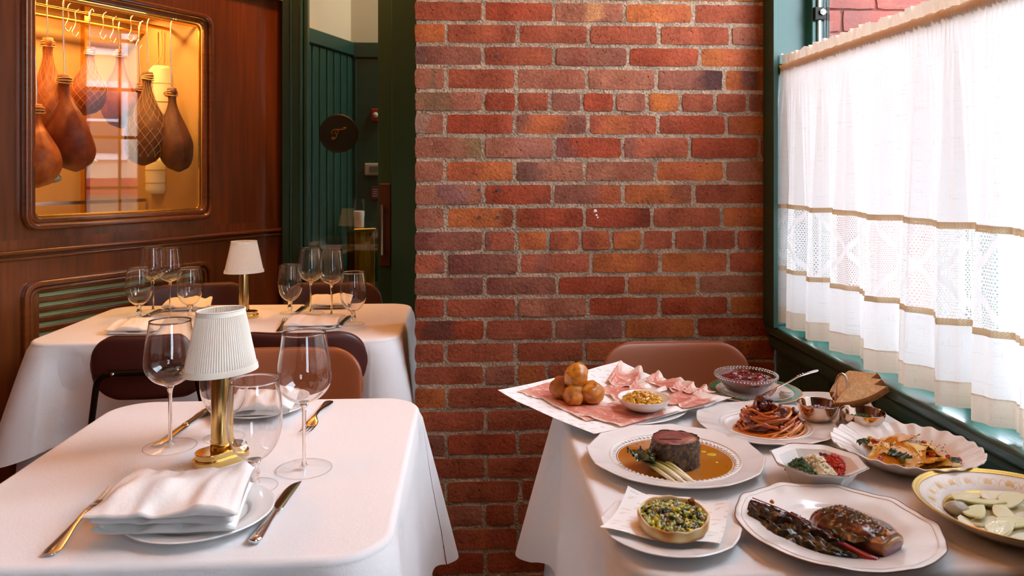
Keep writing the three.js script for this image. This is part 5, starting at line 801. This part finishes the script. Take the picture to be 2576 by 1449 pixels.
// ---- gold rimmed soup plate
{
  const p = dishAt(0.7, 1.08), R = 0.127, h = 0.034, opt = { well: 0.62, foot: 0.42 }, ty = topY(R, h, opt), gold = mat('#d2a748', 0.25, { metalness: 1 }), goldBand = mat('#ffffff', 0.3, { metalness: 0.85, map: paint(256, 32, (g, w, hh) => { g.fillStyle = '#d6ad55'; g.fillRect(0, 0, w, hh); for (let i = 0; i < 8; i++) { g.strokeStyle = '#8d6420'; g.lineWidth = 2; g.beginPath(); g.moveTo(i * 32, 16); g.bezierCurveTo(i * 32 + 8, 2, i * 32 + 24, 30, i * 32 + 32, 16); g.stroke(); g.fillStyle = '#f2dc9a'; g.beginPath(); g.arc(i * 32 + 16, 10, 3, 0, 7); g.arc(i * 32 + 2, 24, 2.4, 0, 7); g.fill(); } g.fillStyle = '#8d6420'; g.fillRect(0, 0, w, 2); g.fillRect(0, 30, w, 2); }) });
  const pl = thing('gold_rim_plate', 'white soup plate with gold bands and gold leaf border', 'plate', p, 0);
  part(pl, 'dish', plateGeo(R, h, opt), china);
  part(pl, 'gold_band', annulus(R * 0.925, R * 0.994, ty, 0.0006, 26), goldBand, 'embossed gold rim band'); part(pl, 'gold_band', annulus(R * 0.64, R * 0.69, ty, 0.0008, 18), goldBand, 'embossed gold inner band');
  part(pl, 'rim_edge', new THREE.TorusGeometry(R - 0.0006, 0.001, 6, 120).rotateX(Math.PI / 2).translate(0, h - 0.0004, 0), gold);
  const leafTex = paint(512, 128, (g, w, hh) => { g.fillStyle = '#f4f2ee'; g.fillRect(0, 0, w, hh); for (let i = 0; i < 2; i++) { const x = i * 256; g.fillStyle = '#dfb75e'; for (let k = -3; k <= 3; k++) { g.save(); g.translate(x + 128, 92); g.rotate(k * 0.42); g.beginPath(); g.ellipse(0, -36, 9, 30 - Math.abs(k) * 3, 0, 0, 7); g.fill(); g.restore(); } g.strokeStyle = '#dcc083'; g.lineWidth = 7; g.beginPath(); g.moveTo(x, 96); g.bezierCurveTo(x + 30, 20, x + 70, 20, x + 84, 70); g.bezierCurveTo(x + 90, 110, x + 50, 110, x + 52, 78); g.stroke(); g.beginPath(); g.moveTo(x + 256, 96); g.bezierCurveTo(x + 226, 20, x + 190, 20, x + 174, 70); g.stroke(); } });
  part(pl, 'leaf_border', annulus(R * 0.71, R * 0.9, ty, 0.0004, 11), mat('#ffffff', 0.2, { map: leafTex, clearcoat: 0.5 }), 'printed gold leaf border');
  const Y = p.y + 0.008; part(thing('clear_soup', 'pale clear soup in the gold rimmed plate', 'soup', V(p.x, Y - 0.002, p.z)), 'liquid', lathe([[0.0001, 0.004], [R * 0.6, 0.004], [R * 0.61, 0.0035], [R * 0.58, -0.0005], [0.0001, -0.001]], 64), liquid('#c9c69a', { roughness: 0.05 }));
  const f = [mat('#e9e6b0', 0.3, { clearcoat: 0.5 }), mat('#dfe09a', 0.3, { clearcoat: 0.5 }), mat('#f0edcb', 0.3, { clearcoat: 0.5 })], R5 = mulberry(12);
  const slice = (L, W, sd) => { const s = new THREE.Shape(); s.moveTo(-L / 2, 0); s.quadraticCurveTo(-L * 0.3, W * 1.3, L * 0.1, W); s.quadraticCurveTo(L * 0.45, W * 0.7, L / 2, 0); s.quadraticCurveTo(0, -W * 0.35, -L / 2, 0); const g = new THREE.ExtrudeGeometry(s, { depth: 0.0018, bevelEnabled: true, bevelSize: 0.0008, bevelThickness: 0.0006, bevelSegments: 2, curveSegments: 14 }).rotateX(-Math.PI / 2); const q = g.attributes.position; for (let i = 0; i < q.count; i++) q.setY(i, q.getY(i) + 3 * q.getX(i) * q.getX(i) + 0.002 * n3(q.getX(i) * 40, q.getZ(i) * 40, sd)); g.computeVertexNormals(); return g; };
  const fs = [[2440, 1250, 0.055, 0.3], [2475, 1262, 0.06, -0.2], [2520, 1248, 0.062, 0.1], [2555, 1258, 0.055, 0.5], [2470, 1288, 0.06, 0.9], [2500, 1305, 0.065, 0.4], [2545, 1285, 0.06, 1.4], [2560, 1310, 0.06, 0.2], [2455, 1308, 0.05, 1.8], [2530, 1325, 0.06, 0.6]];
  fs.forEach(([u, v, L, a], k) => { const q = onY(u, v, Y + 0.012), o = single('fennel_slice', 'pale green fennel slice lying in the soup', 'vegetable', slice(L, L * 0.36, k + 1), f[k % 3], V(q.x, Y + 0.002 + (k < 5 ? 0.006 : 0.002), q.z), a, 'fennel slices in the soup'); o.rotation.x = rr(-0.15, 0.25, R5); });
  const q = onY(2408, 1280, Y + 0.008); single('dumpling', 'small translucent grey dumpling at the soup edge', 'dumpling', lump(0.014, 0.12, 2, 6, 3, 1.1, 0.7, 1), mat('#b9b6a4', 0.25, { clearcoat: 0.6, transmission: 0.15, thickness: 0 }), V(q.x, Y + 0.008, q.z));
}

// ---- tart on its lined plate
{
  const p = dishAt(0.2153, 1.055), opt = { well: 0.6, wave: 0.014, n: 10, kind: 'bracket', seg: 200 }, R = 0.0925, h = 0.017;
  const pl = thing('tart_plate', 'small white wavy plate under the vegetable tart', 'plate', p, 0.4); part(pl, 'dish', plateGeo(R, h, opt), china);
  const C = [onY(1508, 1334, TOP + 0.022), onY(1812, 1374, TOP + 0.02), onY(1836, 1262, TOP + 0.03), onY(1580, 1228, TOP + 0.035)], cy = [0.022, 0.019, 0.03, 0.034];
  const sheet = single('paper_liner', 'square of white printed paper under the tart', 'paper', grid(40, 40, (s, t) => { const q = C[0].clone().lerp(C[1], s).lerp(C[3].clone().lerp(C[2], s), t), w = [(1 - s) * (1 - t), s * (1 - t), s * t, (1 - s) * t]; let y = 0.0165; w.forEach((k, i) => { y += (cy[i] - 0.012) * Math.pow(k, 3); }); q.y = TOP + y + 0.0025 * Math.sin(s * 9) * Math.pow(1 - t, 3) + 0.001 * n3(s * 4, t * 4, 3); return q; }, (s, t) => [s * 1.6, t * 1.6]), liner, null); void sheet;
  const c = onY(1694, 1318, TOP + 0.025), t = thing('vegetable_tart', 'round open tart with golden crust and chopped green filling', 'tart', V(c.x, TOP + 0.0185, c.z), -0.4), cr = 0.0485;
  const crust = grid(90, 26, (a, b) => { const th = -a * Math.PI * 2, back = 0.5 - 0.5 * Math.sin(th), k = 1 + 0.035 * n3(Math.cos(th) * 2, Math.sin(th) * 2, 4), H = 0.017 + 0.007 * back + 0.002 * n3(Math.cos(th) * 4, Math.sin(th) * 4, 7); const pr = [[0.001, 0.001], [0.6, 0.0], [0.86, 0.001], [0.97, 0.3], [1.0, 0.7], [0.99, 0.96], [0.955, 1.02], [0.92, 0.94], [0.89, 0.6], [0.84, 0.42], [0.001, 0.4]], f = b * 10, i = Math.min(9, Math.floor(f)), q = [mix(pr[i][0], pr[i + 1][0], f - i), mix(pr[i][1], pr[i + 1][1], f - i)]; const r = cr * q[0] * k, bump = 0.0007 * n3(Math.cos(th) * 30, b * 20, Math.sin(th) * 30); return V(Math.cos(th) * (r + bump), q[1] * H, Math.sin(th) * (r + bump)); }, null, true);
  { const q = crust.attributes.position, cc = new Float32Array(q.count * 3), A = new THREE.Color('#dcae62'), B = new THREE.Color('#b8742c'), D = new THREE.Color('#ecd7a4'); for (let i = 0; i < q.count; i++) { const k = n3(q.getX(i) * 60, q.getY(i) * 60, q.getZ(i) * 60, 2), col = A.clone().lerp(D, clamp(0.3 - k)).lerp(B, clamp(k * 1.4)); cc.set([col.r, col.g, col.b], i * 3); } crust.setAttribute('color', new THREE.BufferAttribute(cc, 3)); }
  part(t, 'crust', crust, tinted(0.5, { clearcoat: 0.2, clearcoatRoughness: 0.3 }), 'golden pastry crust');
  const R6 = mulberry(99), cols = ['#b9b438', '#d6c62c', '#8f9a48', '#27361a', '#1e2b14', '#a3a86a', '#c8b98a', '#3d4d22', '#d9d06a', '#7a6a3c'];
  const fill = lampkin(560, () => { const a = rr(0, 6.28, R6), d = cr * 0.86 * Math.sqrt(R6()), k = R6(), c2 = cols[Math.floor(R6() * cols.length)], dark = c2 === '#27361a' || c2 === '#1e2b14' || c2 === '#3d4d22'; return tint(place(lump(rr(0.0018, 0.004, R6), 0.8, 1.6, Math.floor(k * 90), 1, dark ? 1.5 : 1.1, dark ? 0.5 : 0.85, 1), Math.cos(a) * d, 0.0105 + 0.007 * (1 - d / cr) + rr(0, 0.004, R6) + (Math.sin(a) < 0 ? 0.004 : 0), Math.sin(a) * d, R6() * 2, R6() * 6, R6()), c2); });
  part(t, 'filling', fill, tinted(0.3, { clearcoat: 0.4 }), 'chopped leeks and greens').userData.kind = 'stuff';
  part(t, 'toasted_edge', lump(0.0055, 0.5, 2, 4, 3, 0.9, 0.9, 0.6).translate(0.02, 0.0225, -0.039), mat('#8d4a1c', 0.5), 'browned pastry blister');
}

// ---- ham platter
{
  const P = dishAt(0.215, 1.615), opt = { well: 0.7 }, R = 0.152, pl = thing('ham_platter', 'round plate beneath the printed paper and ham slices', 'plate', P, 0); part(pl, 'dish', plateGeo(R, 0.018, opt), china);
  const C = [onY(1252, 981, TOP + 0.045), onY(1496, 1093, TOP + 0.018), onY(1842, 998, TOP + 0.03), onY(1560, 905, TOP + 0.062)], cy = C.map((q) => q.y - TOP);
  const F = (s, t, lift = 0) => { const q = C[0].clone().lerp(C[1], s).lerp(C[3].clone().lerp(C[2], s), t), w = [(1 - s) * (1 - t), s * (1 - t), s * t, (1 - s) * t]; let y = 0.021; w.forEach((k, i) => { y += (cy[i] - 0.021) * Math.pow(k, 2.2); }); const e = Math.min(s, t, 1 - s, 1 - t); q.y = TOP + y + 0.012 * smooth(0.3, 0.0, s) * Math.sin(Math.PI * t) + 0.0022 * n3(s * 5, t * 5, 2) * smooth(0.25, 0, e) + lift; return q; };
  single('paper_liner', 'large sheet of white printed paper under the ham, corners lifted', 'paper', grid(60, 60, (s, t) => F(s, t), (s, t) => [s * 3.2, t * 2.6]), liner);
  // find paper coordinates for a pixel
  const inv = (u, v) => { let best = null, bd = 1e9; for (let i = 0; i <= 60; i++) for (let j = 0; j <= 60; j++) { const q = F(i / 60, j / 60), zc = q.x * SA - q.z * CA, xc = q.x * CA + q.z * SA, du = CX + FOC * xc / zc - u, dv = CY + FOC * (EYE - q.y) / zc - v, d = du * du + dv * dv; if (d < bd) { bd = d; best = [i / 60, j / 60]; } } return best; };
  const hamTex = tex(512, (u, v) => { const s = fbm(u * 5, v * 16, 16, 3, 4), vein = Math.abs(fbm(u * 6, v * 10, 10, 9, 4) - 0.5), edge = smooth(0.68, 0.84, v + 0.05 * (fbm(u * 8, v * 8, 8, 4, 3) - 0.5)) + smooth(0.08, 0.02, v); let c = [0.88 + 0.16 * (s - 0.5), 0.56 + 0.5 * (s - 0.5), 0.48 + 0.46 * (s - 0.5)]; const f = clamp(edge + (vein < 0.05 ? 0.85 * (1 - vein / 0.05) : 0)); return [mix(c[0], 0.95, f), mix(c[1], 0.86, f), mix(c[2], 0.8, f)]; });
  const hamM = mat('#ffffff', 0.38, { map: hamTex, transmission: 0.12, thickness: 0, clearcoat: 0.25 });
  const sl = [[[1300, 988], [1372, 1008], [1470, 985], [1400, 958], 0.002, 3, 'flat ham slice under the fried balls'], [[1358, 1000], [1470, 1062], [1600, 1040], [1480, 1000], 0.004, 5, 'ham slice along the front edge of the paper'], [[1440, 1045], [1560, 1076], [1720, 1046], [1560, 1010], 0.005, 3, 'broad ham slice in front of the mustard dish'], [[1500, 985], [1560, 1015], [1680, 985], [1590, 955], 0.006, 6, 'ham slice between the fried balls and the mustard dish'], [[1650, 1015], [1735, 1048], [1812, 1008], [1730, 972], 0.006, 6, 'ham slice with wide fat edge near the paper corner'], [[1520, 965], [1590, 985], [1625, 945], [1548, 925], 0.014, 4, 'ruffled ham slice heaped at the back of the paper'], [[1608, 965], [1700, 992], [1745, 968], [1650, 935], 0.014, 4.5, 'ruffled ham slice with curled fat beside the mustard dish'], [[1680, 985], [1760, 1005], [1800, 988], [1710, 955], 0.012, 8, 'folded ham slice with orange tone behind the mustard dish']];
  sl.forEach(([a, b, c, d, amp, fr, label], k) => {
    const A = inv(...a), B = inv(...b), D = inv(...c), E = inv(...d), g = grid(44, 22, (u, v) => { const s = mix(mix(A[0], B[0], u), mix(E[0], D[0], u), v), t = mix(mix(A[1], B[1], u), mix(E[1], D[1], u), v), e = Math.min(u, 1 - u), wv = amp * (0.5 + 0.5 * Math.sin(u * fr * 2 + v * 2.2 + 2 * n3(u * 4, v * 3, k))) * (0.4 + 0.6 * v) + 0.0015 * n3(u * 9, v * 7, k + 5), sh = amp > 0.01 ? 0.016 * Math.sin(u * fr * 2.3 + 1) : 0.012 * n3(u * 5, v * 5, k); return F(clamp(s + sh * 0.4), clamp(t + sh), 0.0018 + k * 0.0007 + wv * smooth(0, 0.12, e + 0.03)); });
    single('ham_slice', label, 'ham', g, hamM, null, 0, 'cured ham slices on the paper');
  });
  const fryM = tinted(0.38, { clearcoat: 0.35, clearcoatRoughness: 0.3 });
  for (const [u, v, y, r, label, m] of [[1415, 976, 0.052, 0.0235, 'darker fried ball at the back of the pile', '#a85a1c'], [1444, 991, 0.047, 0.0225, 'fried ball at the front of the pile', '#dd8826'], [1489, 989, 0.048, 0.0232, 'fried ball on the mustard dish side of the pile', '#d98324'], [1450, 943, 0.083, 0.0245, 'fried ball on top of the pile with a green sprig', '#e08c26']]) {
    const q = onY(u, v, TOP + y), o = thing('fried_ball', label, 'croquette', q, u, 'fried balls on the ham'); part(o, 'fried_crust', (() => { const g = lump(r * 1.03, 0.2, 2.0, u, 5, 1, 0.97, 1), q = g.attributes.position; for (let i = 0; i < q.count; i++) { const k = 1 + 0.025 * n3(q.getX(i) * 420, q.getY(i) * 420, q.getZ(i) * 420, u); q.setXYZ(i, q.getX(i) * k, q.getY(i) * k, q.getZ(i) * k); } g.computeVertexNormals(); return blotch(g, m, [['#8a4512', -0.4, 0.9, 130], ['#e0963a', -0.6, 0.8, 70], ['#5f2c0c', -1.6, 0.9, 260]], u); })(), fryM);
    if (y > 0.08) part(o, 'herb_sprig', merge(Array.from({ length: 9 }, (_, i) => leaf(0.006, 0.0022, { fold: 0.3, wav: 0.001, seed: i }).rotateZ(0.7).rotateY(i * 0.8))).rotateY(-u).translate(0, r * 1.02, 0), mat('#2d3a1c', 0.6), 'tiny green herb sprig');
  }
  const md = onY(1620, 1000, TOP + 0.05), dish = thing('mustard_dish', 'small white dish of mustard fruit on the ham', 'dish', V(md.x, TOP + 0.026, md.z));
  part(dish, 'bowl', lathe([[0.0001, 0.004], [0.02, 0.004], [0.034, 0.0085], [0.0455, 0.018], [0.05, 0.0245], [0.0512, 0.0255], [0.0515, 0.0245], [0.048, 0.0165], [0.036, 0.006], [0.022, 0.0006], [0.0001, 0.0006]], 56), china);
  const R7 = mulberry(31), mu = lampkin(330, () => { const a = rr(0, 6.28, R7), d = 0.036 * Math.sqrt(R7()), k = R7(); return tint(place(lump(rr(0.0026, 0.0048, R7), 0.8, 1.6, Math.floor(k * 60), 1, 1.4, 0.7, 1), Math.cos(a) * d - 0.004, 0.014 + 0.017 * Math.sqrt(Math.max(0, 1 - d * d / 0.0014)) * (0.5 + 0.5 * R7()), Math.sin(a) * d, R7() * 2, R7() * 6, 0), k < 0.4 ? '#dd9f10' : k < 0.75 ? '#ecb41c' : '#c8860a'); });
  const mo = single('mustard_fruit', 'glossy yellow chopped mustard fruit heaped in the small dish', 'condiment', mu, tinted(0.12, { clearcoat: 1, clearcoatRoughness: 0.05 }), V(md.x, TOP + 0.026, md.z)); mo.userData.kind = 'stuff';
}

// ---- cranberry bowl on the green rimmed plate
{
  const p = dishAt(0.535, 1.71), R = 0.1, h = 0.014, opt = { well: 0.66 }, ty = topY(R, h, opt), pl = thing('green_rim_plate', 'white saucer plate with green and gold rim band', 'plate', p, 0);
  part(pl, 'dish', plateGeo(R, h, opt), china); part(pl, 'green_band', annulus(R * 0.83, R * 0.95, ty, 0.0005), mat('#1c7a5a', 0.25, { clearcoat: 0.5 }), 'green band'); part(pl, 'gold_band', annulus(R * 0.95, R * 0.995, ty, 0.0006), mat('#c9a24a', 0.3, { metalness: 0.9 }), 'gold edge band');
  const q = cam(0.512, 1.695, p.y + 0.0062), b = thing('glass_bowl', 'cut glass bowl with beaded rim on the green rimmed plate', 'bowl', q, 0);
  const cutg = mat('#ffffff', 0.02, { transmission: 1, thickness: 0, ior: 1.5 }), beadg = mat('#ffffff', 0.02, { transmission: 1, thickness: 0.004, ior: 1.5 });
  part(b, 'bowl', grid(120, 22, (a, t) => { const pr = spline([[0.001, 0.006], [0.03, 0.007], [0.05, 0.018], [0.0605, 0.036], [0.064, 0.044], [0.0655, 0.044], [0.0635, 0.036], [0.0535, 0.014], [0.034, 0.0008], [0.001, 0.0002]], 22), s = pr[Math.round(t * 22)], th = -a * Math.PI * 2, k = 1 + (t > 0.5 ? 0.016 * Math.abs(Math.sin(th * 20)) : 0) * smooth(0.03, 0.06, s[0]); return V(Math.cos(th) * s[0] * k, s[1], Math.sin(th) * s[0] * k); }, null, true), cutg);
  part(b, 'beaded_rim', merge(Array.from({ length: 58 }, (_, i) => { const a = i / 58 * Math.PI * 2; return ball(0.0033, 8, 6, Math.cos(a) * 0.0655, 0.0445, Math.sin(a) * 0.0655); })), beadg, 'row of glass beads');
  part(b, 'beaded_foot', merge(Array.from({ length: 44 }, (_, i) => { const a = i / 44 * Math.PI * 2; return ball(0.0028, 8, 6, Math.cos(a) * 0.05, 0.008, Math.sin(a) * 0.05); })), beadg);
  const sa = thing('cranberry_sauce', 'dark red cranberry sauce filling the glass bowl', 'sauce', q, 0), red = liquid('#6d141c', { roughness: 0.1 });
  part(sa, 'sauce', grid(60, 24, (a, t) => { const th = -a * Math.PI * 2, pr = t < 0.5 ? [0.0585 * t * 2, 0.0375] : [mix(0.0585, 0.001, (t - 0.5) * 2), mix(0.0365, 0.0085, Math.pow((t - 0.5) * 2, 0.8))], r = pr[0], y = t < 0.5 ? pr[1] + 0.0018 * n3(Math.cos(th) * r * 130, Math.sin(th) * r * 130, 4) : r < 0.03 ? 0.0085 : 0.0085 + 0.0285 * Math.pow(clamp((r - 0.03) / 0.0285), 2.0); return V(Math.cos(th) * r, y, Math.sin(th) * r); }, null, true), red);
  const R8 = mulberry(8); for (let k = 0; k < 14; k++) { const a = rr(0, 6.28, R8), d = rr(0.008, 0.05, R8); part(sa, 'cranberry', lump(rr(0.005, 0.008, R8), 0.5, 1.6, k, 3, 1.3, 0.55, 1).translate(Math.cos(a) * d, 0.0372 + rr(-0.001, 0.002, R8), Math.sin(a) * d), k % 3 ? red : liquid('#8d2230', { roughness: 0.12 })); }
  const s0 = onY(1955, 975, TOP + 0.045), s1 = onZ(2057, 931, s0.z - 0.02), sp = thing('serving_spoon', 'ornate silver spoon resting in the cranberry bowl', 'spoon', s0, 0), dv = s1.clone().sub(s0), LL = dv.length();
  const geo = sweep([[-0.045, -0.003, 0, 0.001, 0.0006], [-0.04, -0.005, 0, 0.01, 0.0009], [-0.025, -0.006, 0, 0.0135, 0.001], [-0.008, -0.003, 0, 0.008, 0.001], [0, 0, 0, 0.003, 0.0016], [LL * 0.3, 0.001, 0, 0.0024, 0.0017], [LL * 0.5, 0.004, 0, 0.003, 0.0017], [LL * 0.6, 0.004, 0, 0.0052, 0.0018], [LL * 0.66, 0.003, 0, 0.0048, 0.0018], [LL * 0.8, 0.002, 0, 0.0056, 0.0017], [LL * 0.95, 0, 0, 0.0066, 0.0016], [LL, 0, 0, 0.0035, 0.001]], 12);
  part(sp, 'handle', geo, silver); part(sp, 'ornament', merge([0.52, 0.58, 0.64].map((k) => ball(0.002, 8, 6, LL * k, 0.0055, 0))), silver); sp.quaternion.setFromUnitVectors(V(1, 0, 0), dv.normalize());
  const w = onY(1972, 998, TOP + 0.012); const cu = thing('cream_rosette', 'small white cream rosette on the green rimmed plate', 'cream', V(w.x + 0.004, p.y + 0.009, w.z)); part(cu, 'cream', lump(0.013, 0.3, 2.6, 9, 3, 1, 0.75, 0.9).translate(0, 0.007, 0), mat('#eceae2', 0.5)); part(cu, 'cream_ridge', new THREE.TorusGeometry(0.008, 0.003, 8, 20).rotateX(Math.PI / 2).translate(0, 0.0135, 0), mat('#eceae2', 0.5));
}

// ---- three part relish server with bread
{
  const ctr = cam(0.645, 1.515, TOP + 0.0008), sv = thing('relish_server', 'polished rose metal server of three small bowls with loop handle', 'server', ctr, 0), rose = mat('#dcc6b6', 0.1, { metalness: 1 });
  const bowlG = lathe(spline([[0.0005, 0.012], [0.018, 0.014], [0.031, 0.026], [0.0375, 0.044], [0.0385, 0.0455], [0.039, 0.044], [0.033, 0.024], [0.02, 0.0115], [0.0005, 0.0098]], 36), 56);
  for (const [X, z] of [[0.592, 1.5], [0.655, 1.447], [0.69, 1.555]]) { const q = cam(X, z, 0), o = part(sv, 'bowl', bowlG, rose); o.position.set(q.x - ctr.x, 0.002, q.z - ctr.z); part(o, 'foot', lathe([[0.0005, 0.0105], [0.016, 0.0115], [0.018, 0.002], [0.02, -0.002], [0.0005, -0.002]], 32), rose); }
  const hp = []; for (let i = 0; i <= 24; i++) { const t = i / 24 * Math.PI * 2; hp.push(V(0.0115 * Math.sin(t), 0.066 - 0.033 * Math.cos(t), 0.003 * Math.sin(t))); } hp.pop();
  part(sv, 'loop_handle', tube(hp, 0.0032, 80, 10, true), rose); part(sv, 'handle_post', lathe([[0.0005, 0.036], [0.004, 0.034], [0.005, 0.02], [0.012, 0.002], [0.0005, 0.0]], 20), rose);
  const bits = (name, label, X, z, cols, n, sz, sd) => { const q = cam(X, z, TOP + 0.003), R9 = mulberry(sd), g = lampkin(n, (i) => { const a = rr(0, 6.28, R9), d = 0.022 * Math.sqrt(R9()); return tint(place(lump(sz * rr(0.7, 1.3, R9), 0.4, 2, i, 1), Math.cos(a) * d, 0.0265 + d * d * 12 + rr(0, 0.014, R9) * (1 - d / 0.024), Math.sin(a) * d, R9() * 3, R9() * 3, 0), cols[Math.floor(R9() * cols.length)]); }); const o = single(name, label, 'condiment', g, tinted(0.5), q); o.userData.kind = 'stuff'; };
  bits('chopped_onion', 'chopped purple onion in a server bowl', 0.592, 1.5, ['#8d7a8c', '#a894a4', '#75617a', '#b9a9b4'], 150, 0.0024, 3);
  bits('chopped_chives', 'chopped green herbs in a server bowl', 0.655, 1.447, ['#2f4a20', '#3d5c2a', '#4c6e34'], 170, 0.0018, 4);
  const crumbT = tex(256, (u, v) => { const k = fbm(u * 12, v * 12, 12, 3, 5), h = vn(u * 50, v * 50, 50, 6); return [0.9 + 0.2 * (k - 0.5) - (h > 0.85 ? 0.14 : 0), 0.77 + 0.22 * (k - 0.5) - (h > 0.85 ? 0.16 : 0), 0.58 + 0.2 * (k - 0.5) - (h > 0.85 ? 0.15 : 0)]; }); crumbT.repeat.set(20, 20);
  const crumb = mat('#ffffff', 0.85, { map: crumbT, bumpMap: leatherBump, bumpScale: 0.002 }), crustM = mat('#8a5520', 0.6, { bumpMap: leatherBump, bumpScale: 0.002 });
  const slice = () => { const s = new THREE.Shape(); s.moveTo(0, 0); s.quadraticCurveTo(0.02, 0.026, 0.05, 0.033); s.lineTo(0.098, 0.006); s.quadraticCurveTo(0.05, -0.014, 0, 0); return s; };
  [[0, 0, 0, 0.25, 'bread slice at the front of the server'], [0.006, 0.004, -0.026, 0.2, 'bread slice in the middle of the server'], [0.014, 0.006, -0.052, 0.12, 'bread slice at the back of the server']].forEach(([dx, dy, dz, tl, label], k) => {
    const q = onY(2096, 984, TOP + 0.066), o = thing('bread_slice', label, 'bread', V(q.x + dx + 0.002, TOP + 0.04 + dy, q.z + dz + 0.012), -0.5 - k * 0.05, 'bread slices in the relish server'); o.rotation.x = -1.0; o.rotation.z = -0.1;
    part(o, 'crumb', new THREE.ExtrudeGeometry(slice(), { depth: 0.011, bevelEnabled: true, bevelSize: 0.001, bevelThickness: 0.001, bevelSegments: 1, curveSegments: 12 }), crumb);
    part(o, 'crust', tube([V(0.0, -0.001, 0.0055), V(0.03, -0.0085, 0.0055), V(0.06, -0.0065, 0.0055), V(0.098, 0.006, 0.0055)], 0.0066, 30, 10), crustM, 'brown crust edge');
  });
}

// ---------------------------------------------------------------- room lamps outside the frame
{
  const bulb = mat('#000000', 0.5, { emissive: new THREE.Color(1, 0.5, 0.16), emissiveIntensity: 1.5 }), cap = mat('#2a211a', 0.4, { metalness: 0.6 });
  const spots = [[0.3, 2.4, -1.35, 85, 'ceiling globe lamp above the food table'], [-0.95, 2.84, -1.2, 64, 'ceiling globe lamp above the small table'], [-0.45, 2.84, -3.6, 330, 'ceiling globe lamp above the wide table'], [-1.8, 2.84, -0.5, 40, 'ceiling globe lamp near the panelled side wall']];
  for (const [x, y, z, I, label] of spots) {
    const t = thing('ceiling_lamp', label, 'lamp', V(x, y, z), 0, 'globe lamps on the ceiling');
    part(t, 'globe', ball(0.09, 24, 16), bulb); part(t, 'stem', cyl(0.01, 0.01, 2.95 - y - 0.08, 12, 0, (2.95 - y + 0.08) / 2, 0), cap); part(t, 'canopy', cyl(0.06, 0.06, 0.012, 24, 0, 2.94 - y, 0), cap);
    const l = new THREE.PointLight(new THREE.Color(1, 0.35, 0.075), I * LAMP); l.name = 'globe_light'; l.shadow.radius = 4.5; l.castShadow = true; t.add(l);
  }
}
{ // ceiling panel of the vestibule, hidden from here by the door post
  const t = thing('vestibule_lamp', 'square white ceiling panel lamp in the vestibule', 'lamp', V(0.25, 2.93, -4.08)), g = mat('#000000', 0.5, { emissive: new THREE.Color(1, 0.86, 0.66), emissiveIntensity: 3 });
  part(t, 'frame', rbx(0.5, 0.03, 0.4, 0.006), mat('#d8d2c4', 0.5)); part(t, 'diffuser', bx(0.44, 0.006, 0.34, 0, -0.016, 0), g);
  const l = new THREE.RectAreaLight(new THREE.Color(1, 0.84, 0.6), 30, 0.44, 0.34); l.name = 'panel_light'; l.position.y = -0.022; l.rotation.x = -Math.PI / 2; t.add(l);
}
scene.traverse((o) => { if (o.isMesh) { o.castShadow = true; o.receiveShadow = true; } });
renderer.render(scene, camera);
